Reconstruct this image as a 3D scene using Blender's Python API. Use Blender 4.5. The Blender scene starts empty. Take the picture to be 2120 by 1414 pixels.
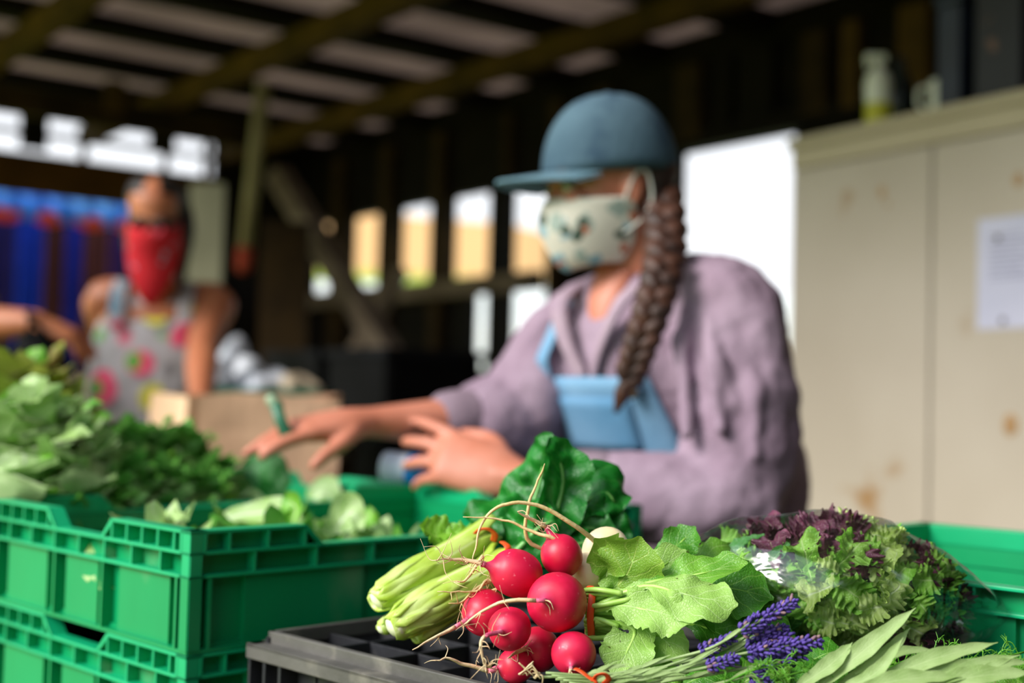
import bpy, bmesh, math, random
from mathutils import Vector, Matrix, noise as mnoise
sc = bpy.context.scene
col = sc.collection
PI = math.pi
V = Vector
random.seed(7)

# ---------------- camera, exposure, world, sun ----------------
CAMZ = 1.17
FPX = 2700.0
PITCH = math.atan((830 - 707) / FPX)
ROLL = math.radians(1.5)
F = V((0, math.cos(PITCH), math.sin(PITCH)))
U0 = V((0, -math.sin(PITCH), math.cos(PITCH)))
R = V((1, 0, 0)) * math.cos(ROLL) + U0 * math.sin(ROLL)
U = V((-1, 0, 0)) * math.sin(ROLL) + U0 * math.cos(ROLL)
CAM = V((0, 0, CAMZ))
cd = bpy.data.cameras.new('camera')
cam = bpy.data.objects.new('camera', cd)
col.objects.link(cam)
M3 = Matrix((R, U, -F)).transposed()
cam.matrix_world = Matrix.Translation(CAM) @ M3.to_4x4()
cd.sensor_width = 36
cd.lens = 36 * FPX / 2120
cd.dof.use_dof = True
cd.dof.focus_distance = 0.925
cd.dof.aperture_fstop = 3.0
cd.clip_start = .02
cd.clip_end = 800
sc.camera = cam
sc.view_settings.view_transform = 'Standard'
sc.view_settings.look = 'None'
sc.view_settings.gamma = 1
sc.view_settings.use_curve_mapping = False
sc.view_settings.exposure = 0.72
sc.cycles.use_denoising = True
sc.cycles.max_bounces = 8
sc.cycles.transparent_max_bounces = 12
sc.cycles.caustics_reflective = False
sc.cycles.caustics_refractive = False
sc.cycles.sample_clamp_indirect = 6

w = bpy.data.worlds.new('world')
sc.world = w
w.use_nodes = True
nt = w.node_tree
bg = nt.nodes['Background']
tc = nt.nodes.new('ShaderNodeTexCoord')
sep = nt.nodes.new('ShaderNodeSeparateXYZ')
rmp = nt.nodes.new('ShaderNodeValToRGB')
nt.links.new(tc.outputs['Generated'], sep.inputs[0])
nt.links.new(sep.outputs['Z'], rmp.inputs[0])
rmp.color_ramp.elements[0].color = (.95, .97, 1, 1)
rmp.color_ramp.elements[1].color = (.72, .83, 1, 1)
rmp.color_ramp.elements[0].position = .05
nt.links.new(rmp.outputs[0], bg.inputs[0])
bg.inputs[1].default_value = .85
sl = bpy.data.lights.new('sun', 'SUN')
sl.energy = 3.2
sl.angle = math.radians(28)
sl.color = (1, .96, .9)
sun = bpy.data.objects.new('sun', sl)
col.objects.link(sun)
sun.rotation_euler = V((-.80, -.50, .64)).to_track_quat('Z', 'Y').to_euler()


def P(px, py, d):
    return CAM + (F + R * ((px - 1060) / FPX) + U * ((707 - py) / FPX)) * d


def ray(px, py):
    return (F + R * ((px - 1060) / FPX) + U * ((707 - py) / FPX))


# crate frame (45 degrees) and barn frame (36.7 degrees)
CA, CB = V((-.7071, .7071, 0)), V((.7071, .7071, 0))
BA, BB = V((-.597, .802, 0)), V((.802, .597, 0))


def frame(A, B, b, a, z):      # point from frame coordinates
    return B * b + A * a + V((0, 0, z))


# ---------------- materials ----------------
MATS = {}


def hexc(h):
    c = [int(h[i:i + 2], 16) / 255 for i in (0, 2, 4)]
    return tuple(x / 12.92 if x <= .04045 else ((x + .055) / 1.055) ** 2.4 for x in c) + (1,)


def mat(name, c1, c2=None, scale=8, rough=.6, bump=0, bscale=None, trans=0, sss=0, metal=0, coat=0,
        stretch=None, c3=None, c3pos=.62, c3w=.05, c3scale=3, spec=.5, detail=4):
    if name in MATS:
        return MATS[name]
    m = bpy.data.materials.new(name)
    m.use_nodes = True
    t = m.node_tree
    b = t.nodes['Principled BSDF']
    N = t.nodes.new
    L = t.links.new
    tc = N('ShaderNodeTexCoord')
    mp = N('ShaderNodeMapping')
    L(tc.outputs['Object'], mp.inputs[0])
    if stretch:
        mp.inputs['Scale'].default_value = stretch
    nz = N('ShaderNodeTexNoise')
    nz.inputs['Scale'].default_value = scale
    nz.inputs['Detail'].default_value = detail
    L(mp.outputs[0], nz.inputs['Vector'])
    r = N('ShaderNodeValToRGB')
    r.color_ramp.elements[0].position = .35
    r.color_ramp.elements[1].position = .65
    a = hexc(c1)
    r.color_ramp.elements[0].color = a
    r.color_ramp.elements[1].color = hexc(c2) if c2 else a
    L(nz.outputs[0], r.inputs[0])
    out = r.outputs[0]
    if c3:
        n2 = N('ShaderNodeTexNoise')
        n2.inputs['Scale'].default_value = c3scale
        n2.inputs['Detail'].default_value = 6
        L(mp.outputs[0], n2.inputs['Vector'])
        r2 = N('ShaderNodeValToRGB')
        r2.color_ramp.elements[0].position = c3pos
        r2.color_ramp.elements[1].position = c3pos + c3w
        L(n2.outputs[0], r2.inputs[0])
        mx = N('ShaderNodeMix')
        mx.data_type = 'RGBA'
        L(r2.outputs[0], mx.inputs['Factor'])
        L(out, mx.inputs['A'])
        mx.inputs['B'].default_value = hexc(c3)
        out = mx.outputs['Result']
    L(out, b.inputs['Base Color'])
    b.inputs['Roughness'].default_value = rough
    b.inputs['Metallic'].default_value = metal
    b.inputs['Specular IOR Level'].default_value = spec if rough < .75 else .12
    if sss:
        b.inputs['Subsurface Weight'].default_value = sss
        b.inputs['Subsurface Radius'].default_value = (.02, .008, .006)
        b.inputs['Subsurface Scale'].default_value = .5
    if coat:
        b.inputs['Coat Weight'].default_value = coat
        b.inputs['Coat Roughness'].default_value = .2
    if bump:
        n3 = N('ShaderNodeTexNoise')
        n3.inputs['Scale'].default_value = bscale or scale * 3
        n3.inputs['Detail'].default_value = 5
        L(mp.outputs[0], n3.inputs['Vector'])
        bp = N('ShaderNodeBump')
        bp.inputs['Strength'].default_value = bump
        bp.inputs['Distance'].default_value = .004
        L(n3.outputs[0], bp.inputs['Height'])
        L(bp.outputs[0], b.inputs['Normal'])
    if trans:
        o = t.nodes['Material Output']
        tr = N('ShaderNodeBsdfTranslucent')
        L(out, tr.inputs[0])
        ms = N('ShaderNodeMixShader')
        ms.inputs[0].default_value = trans
        L(b.outputs[0], ms.inputs[1])
        L(tr.outputs[0], ms.inputs[2])
        L(ms.outputs[0], o.inputs[0])
    MATS[name] = m
    return m


def leafmat(name, c1, c2, vein, back=None, vfreq=9, vslope=.55, rough=.42, trans=.3, midw=.035, spots=None, bump=.35, nscale=40, vw=.1):
    """leaf blade: u across, v along; midrib, side veins, mottling, optional paler underside."""
    m = bpy.data.materials.new(name)
    m.use_nodes = True
    t = m.node_tree
    b = t.nodes['Principled BSDF']
    N = t.nodes.new
    L = t.links.new

    def math_(op, a, bb=None, c=None):
        n = N('ShaderNodeMath')
        n.operation = op
        for i, x in enumerate((a, bb, c)):
            if x is None:
                continue
            if isinstance(x, (int, float)):
                n.inputs[i].default_value = x
            else:
                L(x, n.inputs[i])
        return n.outputs[0]
    uv = N('ShaderNodeUVMap')
    uv.uv_map = 'uv'
    sp = N('ShaderNodeSeparateXYZ')
    L(uv.outputs[0], sp.inputs[0])
    tc = N('ShaderNodeTexCoord')
    nz = N('ShaderNodeTexNoise')
    nz.inputs['Scale'].default_value = nscale
    nz.inputs['Detail'].default_value = 5
    L(tc.outputs['Object'], nz.inputs['Vector'])
    au = math_('ABSOLUTE', math_('SUBTRACT', sp.outputs[0], .5))
    wob = math_('MULTIPLY', nz.outputs[0], .10)
    ph = math_('ADD', math_('SUBTRACT', sp.outputs[1], math_('MULTIPLY', au, vslope)), wob)
    sw = math_('ABSOLUTE', math_('SINE', math_('MULTIPLY', ph, vfreq * PI)))
    sv = math_('SUBTRACT', 1, math_('MINIMUM', math_('DIVIDE', sw, vw * 2.2), 1))
    mid = math_('SUBTRACT', 1, math_('MINIMUM', math_('DIVIDE', au, math_('ADD', math_('MULTIPLY', math_('SUBTRACT', 1, sp.outputs[1]), midw), .004)), 1))
    vn = math_('MAXIMUM', math_('MULTIPLY', sv, .55), mid)
    n2 = N('ShaderNodeTexVoronoi')
    n2.feature = 'DISTANCE_TO_EDGE'
    n2.inputs['Scale'].default_value = nscale * 11
    L(tc.outputs['Object'], n2.inputs['Vector'])
    r = N('ShaderNodeValToRGB')
    r.color_ramp.elements[0].position = .35
    r.color_ramp.elements[1].position = .65
    r.color_ramp.elements[0].color = hexc(c1)
    r.color_ramp.elements[1].color = hexc(c2)
    L(nz.outputs[0], r.inputs[0])
    out = r.outputs[0]

    def mix(f, A, B):
        mx = N('ShaderNodeMix')
        mx.data_type = 'RGBA'
        L(f, mx.inputs['Factor'])
        for s, x in (('A', A), ('B', B)):
            if isinstance(x, tuple):
                mx.inputs[s].default_value = x
            else:
                L(x, mx.inputs[s])
        return mx.outputs['Result']
    out = mix(vn, out, hexc(vein))
    if spots:
        n4 = N('ShaderNodeTexNoise')
        n4.inputs['Scale'].default_value = 170
        n4.inputs['Detail'].default_value = 2
        L(tc.outputs['Object'], n4.inputs['Vector'])
        r4 = N('ShaderNodeValToRGB')
        r4.color_ramp.elements[0].position = .70
        r4.color_ramp.elements[1].position = .74
        L(n4.outputs[0], r4.inputs[0])
        out = mix(r4.outputs[0], out, hexc(spots))
    if back:
        g = N('ShaderNodeNewGeometry')
        ob = mix(vn, hexc(back), hexc(vein))
        out = mix(g.outputs['Backfacing'], out, ob)
    L(out, b.inputs['Base Color'])
    b.inputs['Roughness'].default_value = rough
    bp = N('ShaderNodeBump')
    bp.inputs['Strength'].default_value = bump
    bp.inputs['Distance'].default_value = .0015
    h = math_('ADD', math_('MULTIPLY', vn, -1.0), math_('MULTIPLY', math_('MINIMUM', math_('MULTIPLY', n2.outputs[0], 6), 1), .5))
    L(h, bp.inputs['Height'])
    L(bp.outputs[0], b.inputs['Normal'])
    o = t.nodes['Material Output']
    tr = N('ShaderNodeBsdfTranslucent')
    L(out, tr.inputs[0])
    ms = N('ShaderNodeMixShader')
    ms.inputs[0].default_value = trans
    L(b.outputs[0], ms.inputs[1])
    L(tr.outputs[0], ms.inputs[2])
    L(ms.outputs[0], o.inputs[0])
    return m


# ---------------- mesh builder ----------------
class MB:
    def __init__(s):
        s.v = []
        s.f = []
        s.uv = []

    def add(s, vs, fs, uvs=None):
        o = len(s.v)
        s.v += [tuple(x) for x in vs]
        s.f += [tuple(i + o for i in f) for f in fs]
        s.uv += list(uvs) if uvs else [(0, 0)] * len(vs)
        return s

    def box(s, c, size, X=V((1, 0, 0)), Y=V((0, 1, 0)), Z=V((0, 0, 1))):
        """box with centre c and full sizes along X, Y, Z"""
        c = V(c)
        h = [x / 2 for x in size]
        vs = [c + X * (h[0] * i) + Y * (h[1] * j) + Z * (h[2] * k) for k in (-1, 1) for j in (-1, 1) for i in (-1, 1)]
        return s.add(vs, [(0, 2, 3, 1), (4, 5, 7, 6), (0, 1, 5, 4), (2, 6, 7, 3), (0, 4, 6, 2), (1, 3, 7, 5)])

    def bar(s, p, q, wd, ht, up=V((0, 0, 1))):
        p, q = V(p), V(q)
        d = (q - p)
        Ln = d.length
        d.normalize()
        sd = d.cross(up)
        if sd.length < 1e-4:
            sd = d.cross(V((1, 0, 0)))
        sd.normalize()
        u = sd.cross(d)
        return s.box((p + q) / 2, (Ln, wd, ht), d, sd, u)

    def tube(s, pts, rad, seg=8, cap=True, squash=None, side=None):
        """swept tube; rad number or list; squash: (k) flattening along the carried normal"""
        pts = [V(p) for p in pts]
        n = len(pts)
        if not isinstance(rad, (list, tuple)):
            rad = [rad] * n
        T = []
        for i in range(n):
            d = pts[min(i + 1, n - 1)] - pts[max(i - 1, 0)]
            T.append(d.normalized() if d.length > 1e-9 else V((0, 0, 1)))
        nrm = V(side) if side else (V((0, 0, 1)) if abs(T[0].z) < .9 else V((1, 0, 0)))
        vs, fs, uvs = [], [], []
        for i in range(n):
            nrm = (nrm - T[i] * nrm.dot(T[i]))
            if nrm.length < 1e-6:
                nrm = T[i].orthogonal()
            nrm.normalize()
            bn = T[i].cross(nrm)
            r = rad[i]
            ra, rb = (r if isinstance(r, tuple) else (r, r * (squash or 1)))
            for k in range(seg):
                an = 2 * PI * k / seg
                vs.append(pts[i] + bn * (math.cos(an) * ra) + nrm * (math.sin(an) * rb))
                uvs.append((k / seg, i / max(1, n - 1)))
        for i in range(n - 1):
            for k in range(seg):
                k2 = (k + 1) % seg
                fs.append((i * seg + k, i * seg + k2, (i + 1) * seg + k2, (i + 1) * seg + k))
        if cap:
            fs.append(tuple(range(seg))[::-1])
            fs.append(tuple((n - 1) * seg + k for k in range(seg)))
        return s.add(vs, fs, uvs)

    def limb(s, pts, rad, seg=14, side=None, sub=4):
        """smooth closed tapered limb through control points with rounded ends"""
        pts = [V(p) for p in pts]
        rad = [r if isinstance(r, tuple) else (r, r) for r in rad]
        P2, R2 = smooth_path(pts, sub), smooth_path([V((r[0], r[1], 0)) for r in rad], sub)
        r0, r1 = R2[0], R2[-1]
        d0 = (P2[0] - P2[1]).normalized()
        d1 = (P2[-1] - P2[-2]).normalized()
        a, b = min(r0.x, r0.y), min(r1.x, r1.y)
        pre = [(P2[0] + d0 * a * x, r0 * y) for x, y in ((.98, .15), (.8, .6), (.45, .9))]
        post = [(P2[-1] + d1 * b * x, r1 * y) for x, y in ((.45, .9), (.8, .6), (.98, .15))]
        al = pre + list(zip(P2, R2)) + post
        return s.tube([x[0] for x in al], [(x[1].x, x[1].y) for x in al], seg, True, side=side)

    def ball(s, c, r, M=None, seg=16, rings=10, jit=0, jf=20):
        """ellipsoid; r=(rx,ry,rz); M 3x3 orientation"""
        if not isinstance(r, (tuple, list)):
            r = (r, r, r)
        c = V(c)
        vs, fs, uvs = [], [], []
        M = M or Matrix.Identity(3)
        for i in range(rings + 1):
            th = PI * i / rings
            for k in range(seg):
                ph = 2 * PI * k / seg
                d = V((math.sin(th) * math.cos(ph), math.sin(th) * math.sin(ph), math.cos(th)))
                q = V((d.x * r[0], d.y * r[1], d.z * r[2]))
                if jit:
                    q *= 1 + jit * mnoise.noise((c + q) * jf)
                vs.append(c + M @ q)
                uvs.append((k / seg, i / rings))
        for i in range(rings):
            for k in range(seg):
                k2 = (k + 1) % seg
                fs.append((i * seg + k, (i + 1) * seg + k, (i + 1) * seg + k2, i * seg + k2))
        return s.add(vs, fs, uvs)

    def lathe(s, prof, M, seg=20):
        """prof list of (r, z) in matrix M's frame"""
        vs, fs, uvs = [], [], []
        n = len(prof)
        for i, (r, z) in enumerate(prof):
            for k in range(seg):
                a = 2 * PI * k / seg
                vs.append(M @ V((r * math.cos(a), r * math.sin(a), z)))
                uvs.append((k / seg, i / (n - 1)))
        for i in range(n - 1):
            for k in range(seg):
                k2 = (k + 1) % seg
                fs.append((i * seg + k, i * seg + k2, (i + 1) * seg + k2, (i + 1) * seg + k))
        return s.add(vs, fs, uvs)

    def build(s, name, m, parent=None, smooth=False, bevel=0, remesh=0, smoothit=0, subsurf=0, solid=0, weld=False):
        me = bpy.data.meshes.new(name)
        me.from_pydata(s.v, [], s.f)
        ul = me.uv_layers.new(name='uv')
        for lp in me.loops:
            ul.data[lp.index].uv = s.uv[lp.vertex_index]
        me.update()
        me.validate()
        if smooth or remesh:
            for p in me.polygons:
                p.use_smooth = True
        o = bpy.data.objects.new(name, me)
        col.objects.link(o)
        me.materials.append(m)
        if parent:
            o.parent = parent
            if parent.type == 'EMPTY' or parent.parent:
                pw = parent.matrix_basis if not parent.parent else Matrix.Identity(4)
            else:
                pw = parent.matrix_basis
            o.matrix_parent_inverse = pw.inverted()
        else:
            xs = [v.co for v in me.vertices]
            c = V((sum(q.x for q in xs) / len(xs), sum(q.y for q in xs) / len(xs), min(q.z for q in xs)))
            me.transform(Matrix.Translation(-c))
            o.location = c
        if weld:
            md = o.modifiers.new('w', 'WELD')
            md.merge_threshold = .0001
        if remesh:
            md = o.modifiers.new('r', 'REMESH')
            md.mode = 'VOXEL'
            md.voxel_size = remesh
            md.use_smooth_shade = True
        if smoothit:
            md = o.modifiers.new('s', 'SMOOTH')
            md.iterations = smoothit
            md.factor = .6
        if bevel:
            md = o.modifiers.new('b', 'BEVEL')
            md.width = bevel
            md.segments = 2
            md.limit_method = 'ANGLE'
        if solid:
            md = o.modifiers.new('so', 'SOLIDIFY')
            md.thickness = solid
            md.offset = 0
        if subsurf:
            md = o.modifiers.new('ss', 'SUBSURF')
            md.levels = md.render_levels = subsurf
        return o


def smooth_path(pts, sub=6):
    """Catmull-Rom through points"""
    pts = [V(p) for p in pts]
    out = []
    n = len(pts)
    for i in range(n - 1):
        p0 = pts[i - 1] if i else pts[0] * 2 - pts[1]
        p1, p2 = pts[i], pts[i + 1]
        p3 = pts[i + 2] if i + 2 < n else pts[-1] * 2 - pts[-2]
        for k in range(sub):
            t = k / sub
            out.append(.5 * ((2 * p1) + (p2 - p0) * t + (2 * p0 - 5 * p1 + 4 * p2 - p3) * t * t + (3 * p1 - p0 - 3 * p2 + p3) * t ** 3))
    out.append(pts[-1])
    return out


def tag(o, label=None, cat=None, group=None, kind=None):
    if label:
        o['label'] = label
    if cat:
        o['category'] = cat
    if group:
        o['group'] = group
    if kind:
        o['kind'] = kind
    return o


def thing(name, loc, label, cat, group=None):
    o = bpy.data.objects.new(name, None)
    col.objects.link(o)
    o.location = loc
    o.empty_display_size = .05
    return tag(o, label, cat, group)


def copy_tree(o, parent=None):
    c = o.copy()
    col.objects.link(c)
    if parent:
        c.parent = parent
    for ch in list(o.children):
        copy_tree(ch, c)
    return c


def struct(name, mb, m, **k):
    return tag(mb.build(name, m, **k), kind='structure')


def leaf(mb, spine, width, nrm, n=26, m=12, cup=0, ruf=0, rf=5, teeth=0, tf=18, ph=None, fold=0, twist=0, edge=1.0, bumpy=0):
    """leaf blade along a spine. width(t)=half width (m); nrm: facing direction; cup: edges lifted towards nrm (fraction)"""
    pts = smooth_path(spine, max(2, n // (len(spine) - 1)))
    n = len(pts)
    ph = random.random() * 6 if ph is None else ph
    vs, fs, uvs = [], [], []
    nrm = V(nrm).normalized()
    for i in range(n):
        T = (pts[min(i + 1, n - 1)] - pts[max(i - 1, 0)]).normalized()
        nn = (nrm - T * nrm.dot(T))
        nn.normalize()
        if twist:
            nn = Matrix.Rotation(twist * i / (n - 1), 3, T) @ nn
        sd = T.cross(nn)
        t = i / (n - 1)
        w0 = width(t)
        for k in range(m + 1):
            u = -1 + 2 * k / m
            au = abs(u)
            ww = w0 * (1 + teeth * math.sin(tf * t * 2 * PI + ph + (1.3 if u > 0 else 0)) * au)
            e = au ** 1.6
            z = cup * w0 * au * au + ruf * e * math.sin(rf * 2 * PI * t + ph + (2.1 if u > 0 else 0)) * min(1, w0 / .008)
            z += fold * w0 * au
            if bumpy:
                q = pts[i] + sd * (u * ww)
                z += bumpy * mnoise.noise(q * 90) * min(1, w0 / .01)
            # edge curl of the rib spacing in plan
            vs.append(pts[i] + sd * (u * ww) + nn * z)
            uvs.append((k / m, t))
    for i in range(n - 1):
        for k in range(m):
            fs.append((i * (m + 1) + k, i * (m + 1) + k + 1, (i + 1) * (m + 1) + k + 1, (i + 1) * (m + 1) + k))
    return mb.add(vs, fs, uvs)


def prof(pts):
    """piecewise cosine interpolation of (t,w)"""
    def f(t):
        for (a, x), (b, y) in zip(pts, pts[1:]):
            if t <= b:
                k = (t - a) / max(1e-9, b - a)
                k = (1 - math.cos(PI * k)) / 2
                return x + (y - x) * k
        return pts[-1][1]
    return f

# ================= THE BARN AND THE OUTDOORS =================
def hit(px, py, n, dist):
    r = ray(px, py)
    t = (dist - n.dot(CAM)) / n.dot(r)
    return CAM + r * t


def wa(px, py, bb):           # (a, z) on the plane b = bb
    p = hit(px, py, BB, bb)
    return p.dot(BA), p.z


def wb(px, py, aa):           # (b, z) on the plane a = aa
    p = hit(px, py, BA, aa)
    return p.dot(BB), p.z


Z = V((0, 0, 1))
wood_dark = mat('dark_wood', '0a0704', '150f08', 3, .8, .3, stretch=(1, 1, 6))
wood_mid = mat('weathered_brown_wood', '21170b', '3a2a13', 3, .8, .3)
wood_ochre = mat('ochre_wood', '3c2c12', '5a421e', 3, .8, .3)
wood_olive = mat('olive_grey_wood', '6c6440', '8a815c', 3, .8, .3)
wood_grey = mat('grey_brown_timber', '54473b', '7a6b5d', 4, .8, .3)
roof_m = mat('corrugated_roof_sheet', 'a39690', 'b8aaa2', 2, .8, 0, trans=.5)
dirt = mat('earth_floor', '4c4030', '6a5a44', 2, .95, .4)
grass_m = mat('bright_grass', '9fae3a', 'bfc764', 1.5, .95, .3)
field_m = mat('tan_field', 'c9a767', 'd9bd80', .06, 1, 0)
green_field = mat('green_field', '6d8a4c', '8ba062', .1, 1, 0)

# ground outside with the hillside rising behind the barn
g = MB()
nx, ny = 60, 50
vs, fs = [], []
for j in range(ny + 1):
    for i in range(nx + 1):
        x = -90 + 180 * i / nx
        y = -12 + 160 * (j / ny) ** 1.3
        az = x / max(8, y)
        h = max(0, y - 26) * (.178 - .06 * min(0, az + .05)) * (1 / (1 + math.exp((az - .085) * 45)))
        vs.append((x, y, -.04 + h))
for j in range(ny):
    for i in range(nx):
        a0 = j * (nx + 1) + i
        fs.append((a0, a0 + 1, a0 + nx + 2, a0 + nx + 1))
g.add(vs, fs)
gm = mat('field_ground', 'c8a064', 'd4b07c', .08, 1, 0)
# field colour by height: green flat ground, tan crop on the slope
t = gm.node_tree
b_ = t.nodes['Principled BSDF']
tcn = t.nodes.new('ShaderNodeTexCoord'); sx = t.nodes.new('ShaderNodeSeparateXYZ'); rr = t.nodes.new('ShaderNodeValToRGB')
t.links.new(tcn.outputs['Object'], sx.inputs[0])
mr = t.nodes.new('ShaderNodeMapRange'); mr.inputs['From Max'].default_value = 24
t.links.new(sx.outputs['Z'], mr.inputs[0]); t.links.new(mr.outputs[0], rr.inputs[0])
rr.color_ramp.elements[0].color = hexc('93a83e'); rr.color_ramp.elements[0].position = .31
rr.color_ramp.elements[1].color = hexc('cfa46c'); rr.color_ramp.elements[1].position = .35
t.links.new(rr.outputs[0], b_.inputs['Base Color'])
struct('ground', g, gm, smooth=True)

FB = 0.2
fl = MB()
fl.box(frame(BA, BB, 3.2, 3.2, -.02), (8, 11.5, .04), BB, BA, Z)
struct('floor', fl, dirt)

WB = 4.3       # back wall plane (b)
WA = 8.27      # end wall plane (a)
CEIL = CAMZ + 1.7
# ceiling: roof sheets, joists, beams
c = MB()
c.box(frame(BA, BB, 2.35, 3.05, CEIL + .06), (4.2, 10.7, .02), BB, BA, Z)
struct('ceiling', c, roof_m)
roof_holes = []
beam_bs = [2.14, 3.17, 4.16]
bm_i = 0
for bb in (.75, 1.72, 2.72, 3.66):
    m_ = MB()
    m_.box(frame(BA, BB, bb, 3.05, CEIL - .085), (.085, 10.5, .11), BB, BA, Z)
    tag(m_.build('ceiling_beam', wood_ochre), kind='structure')
k = 0
aa = -1.56
while aa < WA:
    m_ = MB()
    m_.box(frame(BA, BB, 2.3, aa, CEIL + .01), (4.0, .16, .08), BB, BA, Z)
    tag(m_.build('ceiling_joist', wood_dark), kind='structure')
    aa += .69
# back wall (plane b = WB), with the doorway and the row of windows
def wallbox(mb, a0, a1, z0, z1, th=.08, bb=WB):
    mb.box(frame(BA, BB, bb + th / 2, (a0 + a1) / 2, (z0 + z1) / 2), (th, abs(a1 - a0), z1 - z0), BB, BA, Z)


dr0, dtop = wa(1640, 262, WB)
dl0, _ = wa(1398, 300, WB)
wl1, wtop = wa(1150, 358, WB)
_, wmid = wa(900, 605, WB)
_, wlow = wa(1040, 765, WB)
pl, _ = wa(965, 700, WB)
wl0, _ = wa(640, 440, WB)
wall = MB()
wallbox(wall, -2.4, WA, max(dtop, wtop) - .02, CEIL + .1)                 # above the openings
wallbox(wall, -2.4, wa(1646, 300, WB)[0], 0, dtop + .01)                                 # far right of the doorway
wallbox(wall, dl0, wl1, 0, wtop)                                          # between doorway and windows
wallbox(wall, wl1, WA, 0, wlow)                                           # below the windows
wallbox(wall, pl, WA, wlow, wmid)
wallbox(wall, wl0, WA, wmid, wtop)
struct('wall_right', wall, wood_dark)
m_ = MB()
m_.box(frame(BA, BB, .8, -2.2, 1.4), (7.0, .08, 2.9), BB, BA, Z)  # unseen side wall, added to keep skylight off the crates' front faces
struct('wall_light_block', m_, wood_dark)
# window posts and the rail between the upper and lower row
for px0, px1 in ((700, 724), (800, 822), (908, 930), (1030, 1052), (1150, 1172)):
    a0, _ = wa(px0, 450, WB)
    a1, _ = wa(px1, 450, WB)
    m_ = MB()
    wallbox(m_, a0, a1, .1, CEIL - .1, .12, WB - .06)
    tag(m_.build('trim_1', wood_mid if px0 != 1030 else wood_dark), kind='structure')
m_ = MB()
wallbox(m_, wl1, WA - .05, wmid - .05, wmid + .05, .07, WB - .13)
tag(m_.build('trim_2', wood_grey), kind='structure')
# studs and boards seen on the dark wall
for px, wdt, mt in ((1065, .1, wood_mid), (1265, .12, wood_mid), (1440, .16, wood_mid), (1520, .05, wood_dark), (1580, .2, wood_dark), (1700, .13, wood_mid), (1775, .08, wood_ochre), (1905, .14, wood_ochre), (2060, .1, wood_mid)):
    a0, _ = wa(px, 150, WB)
    m_ = MB()
    z0 = dtop + .02 if 1398 < px else wtop + .02
    m_.box(frame(BA, BB, WB - .03, a0, (z0 + CEIL - .1) / 2), (.05, wdt, CEIL - .1 - z0), BB, BA, Z)
    tag(m_.build('trim_3', mt), kind='structure')
m_ = MB()
wallbox(m_, dl0 + .25, -1.95, dtop - .02, dtop + .06, .05, WB - .05)
tag(m_.build('trim_4', wood_dark), kind='structure')

# end wall (plane a = WA): board band, high opening to the sky, wall right part
def ewall(mb, b0, b1, z0, z1, th=.06, a=WA):
    mb.box(frame(BA, BB, (b0 + b1) / 2, a + th / 2, (z0 + z1) / 2), (b1 - b0, th, z1 - z0), BB, BA, Z)


be, zb1 = wb(440, 372, WA)
_, zb2 = wb(440, 402, WA)
b275, _ = wb(268, 500, WA)
m_ = MB()
ewall(m_, -1.5, be + .25, zb2 - .14, zb1 + .02)
struct('wall_far', m_, mat('brown_fascia_board', '4a2f10', '5c3c16', 3, .8))
m_ = MB()
ewall(m_, be + .02, WB, 0, CEIL + .1)
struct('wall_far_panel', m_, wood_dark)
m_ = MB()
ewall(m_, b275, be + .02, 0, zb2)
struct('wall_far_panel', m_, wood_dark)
# bars across the high opening
for px in (175, 345, 430):
    bb_, _ = wb(px, 330, WA)
    m_ = MB()
    ewall(m_, bb_ - .02, bb_ + .02, zb1, CEIL, .04)
    tag(m_.build('trim_5', wood_ochre), kind='structure')
_, zbar = wb(300, 308, WA)
m_ = MB()
ewall(m_, -1.5, be + .02, zbar - .02, zbar + .015, .05, WA - .03)
tag(m_.build('trim_6', wood_ochre), kind='structure')
for px in (60, 325):
    q = wb(px, 280, WA)
    m_ = MB()
    m_.box(frame(BA, BB, q[0], WA - .1, q[1] + .05), (.16, .06, .3), BB, BA, Z)
    tag(m_.build('trim_7', wood_dark), kind='structure')

# inner tie beam, short post, braces
TA = 6.9
tb, tz = wb(528, 295, TA)
tb0, tz0 = wb(0, 190, TA)
zt = (tz + tz0) / 2
m_ = MB()
m_.box(frame(BA, BB, (tb - 1.2) / 2, TA, zt), (tb + 1.2, .08, .14), BB, BA, Z)
struct('tie_beam', m_, wood_mid)
m_ = MB()
sb, _ = wb(232, 175, TA)
m_.box(frame(BA, BB, sb, TA - .05, (zt + CEIL) / 2 - .02), (.10, .05, CEIL - zt - .05), BB, BA, Z)
struct('beam_post', m_, wood_ochre)

m_ = MB()
p0, p1 = P(545, 170, 5.6), P(507, 525, 5.6)
m_.tube([p0, p1], .032, 10)
h = thing('hanging_pole', p0, 'olive grey wooden pole hanging down from the roof beams', 'pole')
m_.build('pole', wood_olive, h, smooth=True)
m_ = MB()
m_.limb([P(508, 520, 5.6), P(505, 550, 5.6)], [.036, .036], 10)
tag(m_.build('red_end', mat('red_cloth', '7a2a18', '94402c', 20, .8), h, smooth=True), 'reddish brown end of the pole')
m_ = MB()
m_.bar(P(575, 360, 6.6), P(845, 800, 5.9), .10, .10)
tag(m_.build('diagonal_brace', wood_grey), 'grey brown timber leaning diagonally between roof and floor in front of the small windows', 'timber', kind='thing')
m_ = MB()
m_.bar(P(830, 560, 6.9), P(720, 760, 6.6), .08, .06)
tag(m_.build('timber_plank', mat('pale_plank', '6b5c4e', '8a7a68', 4, .8)), 'short weathered plank crossing behind the diagonal timber', 'plank', kind='thing')

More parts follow.
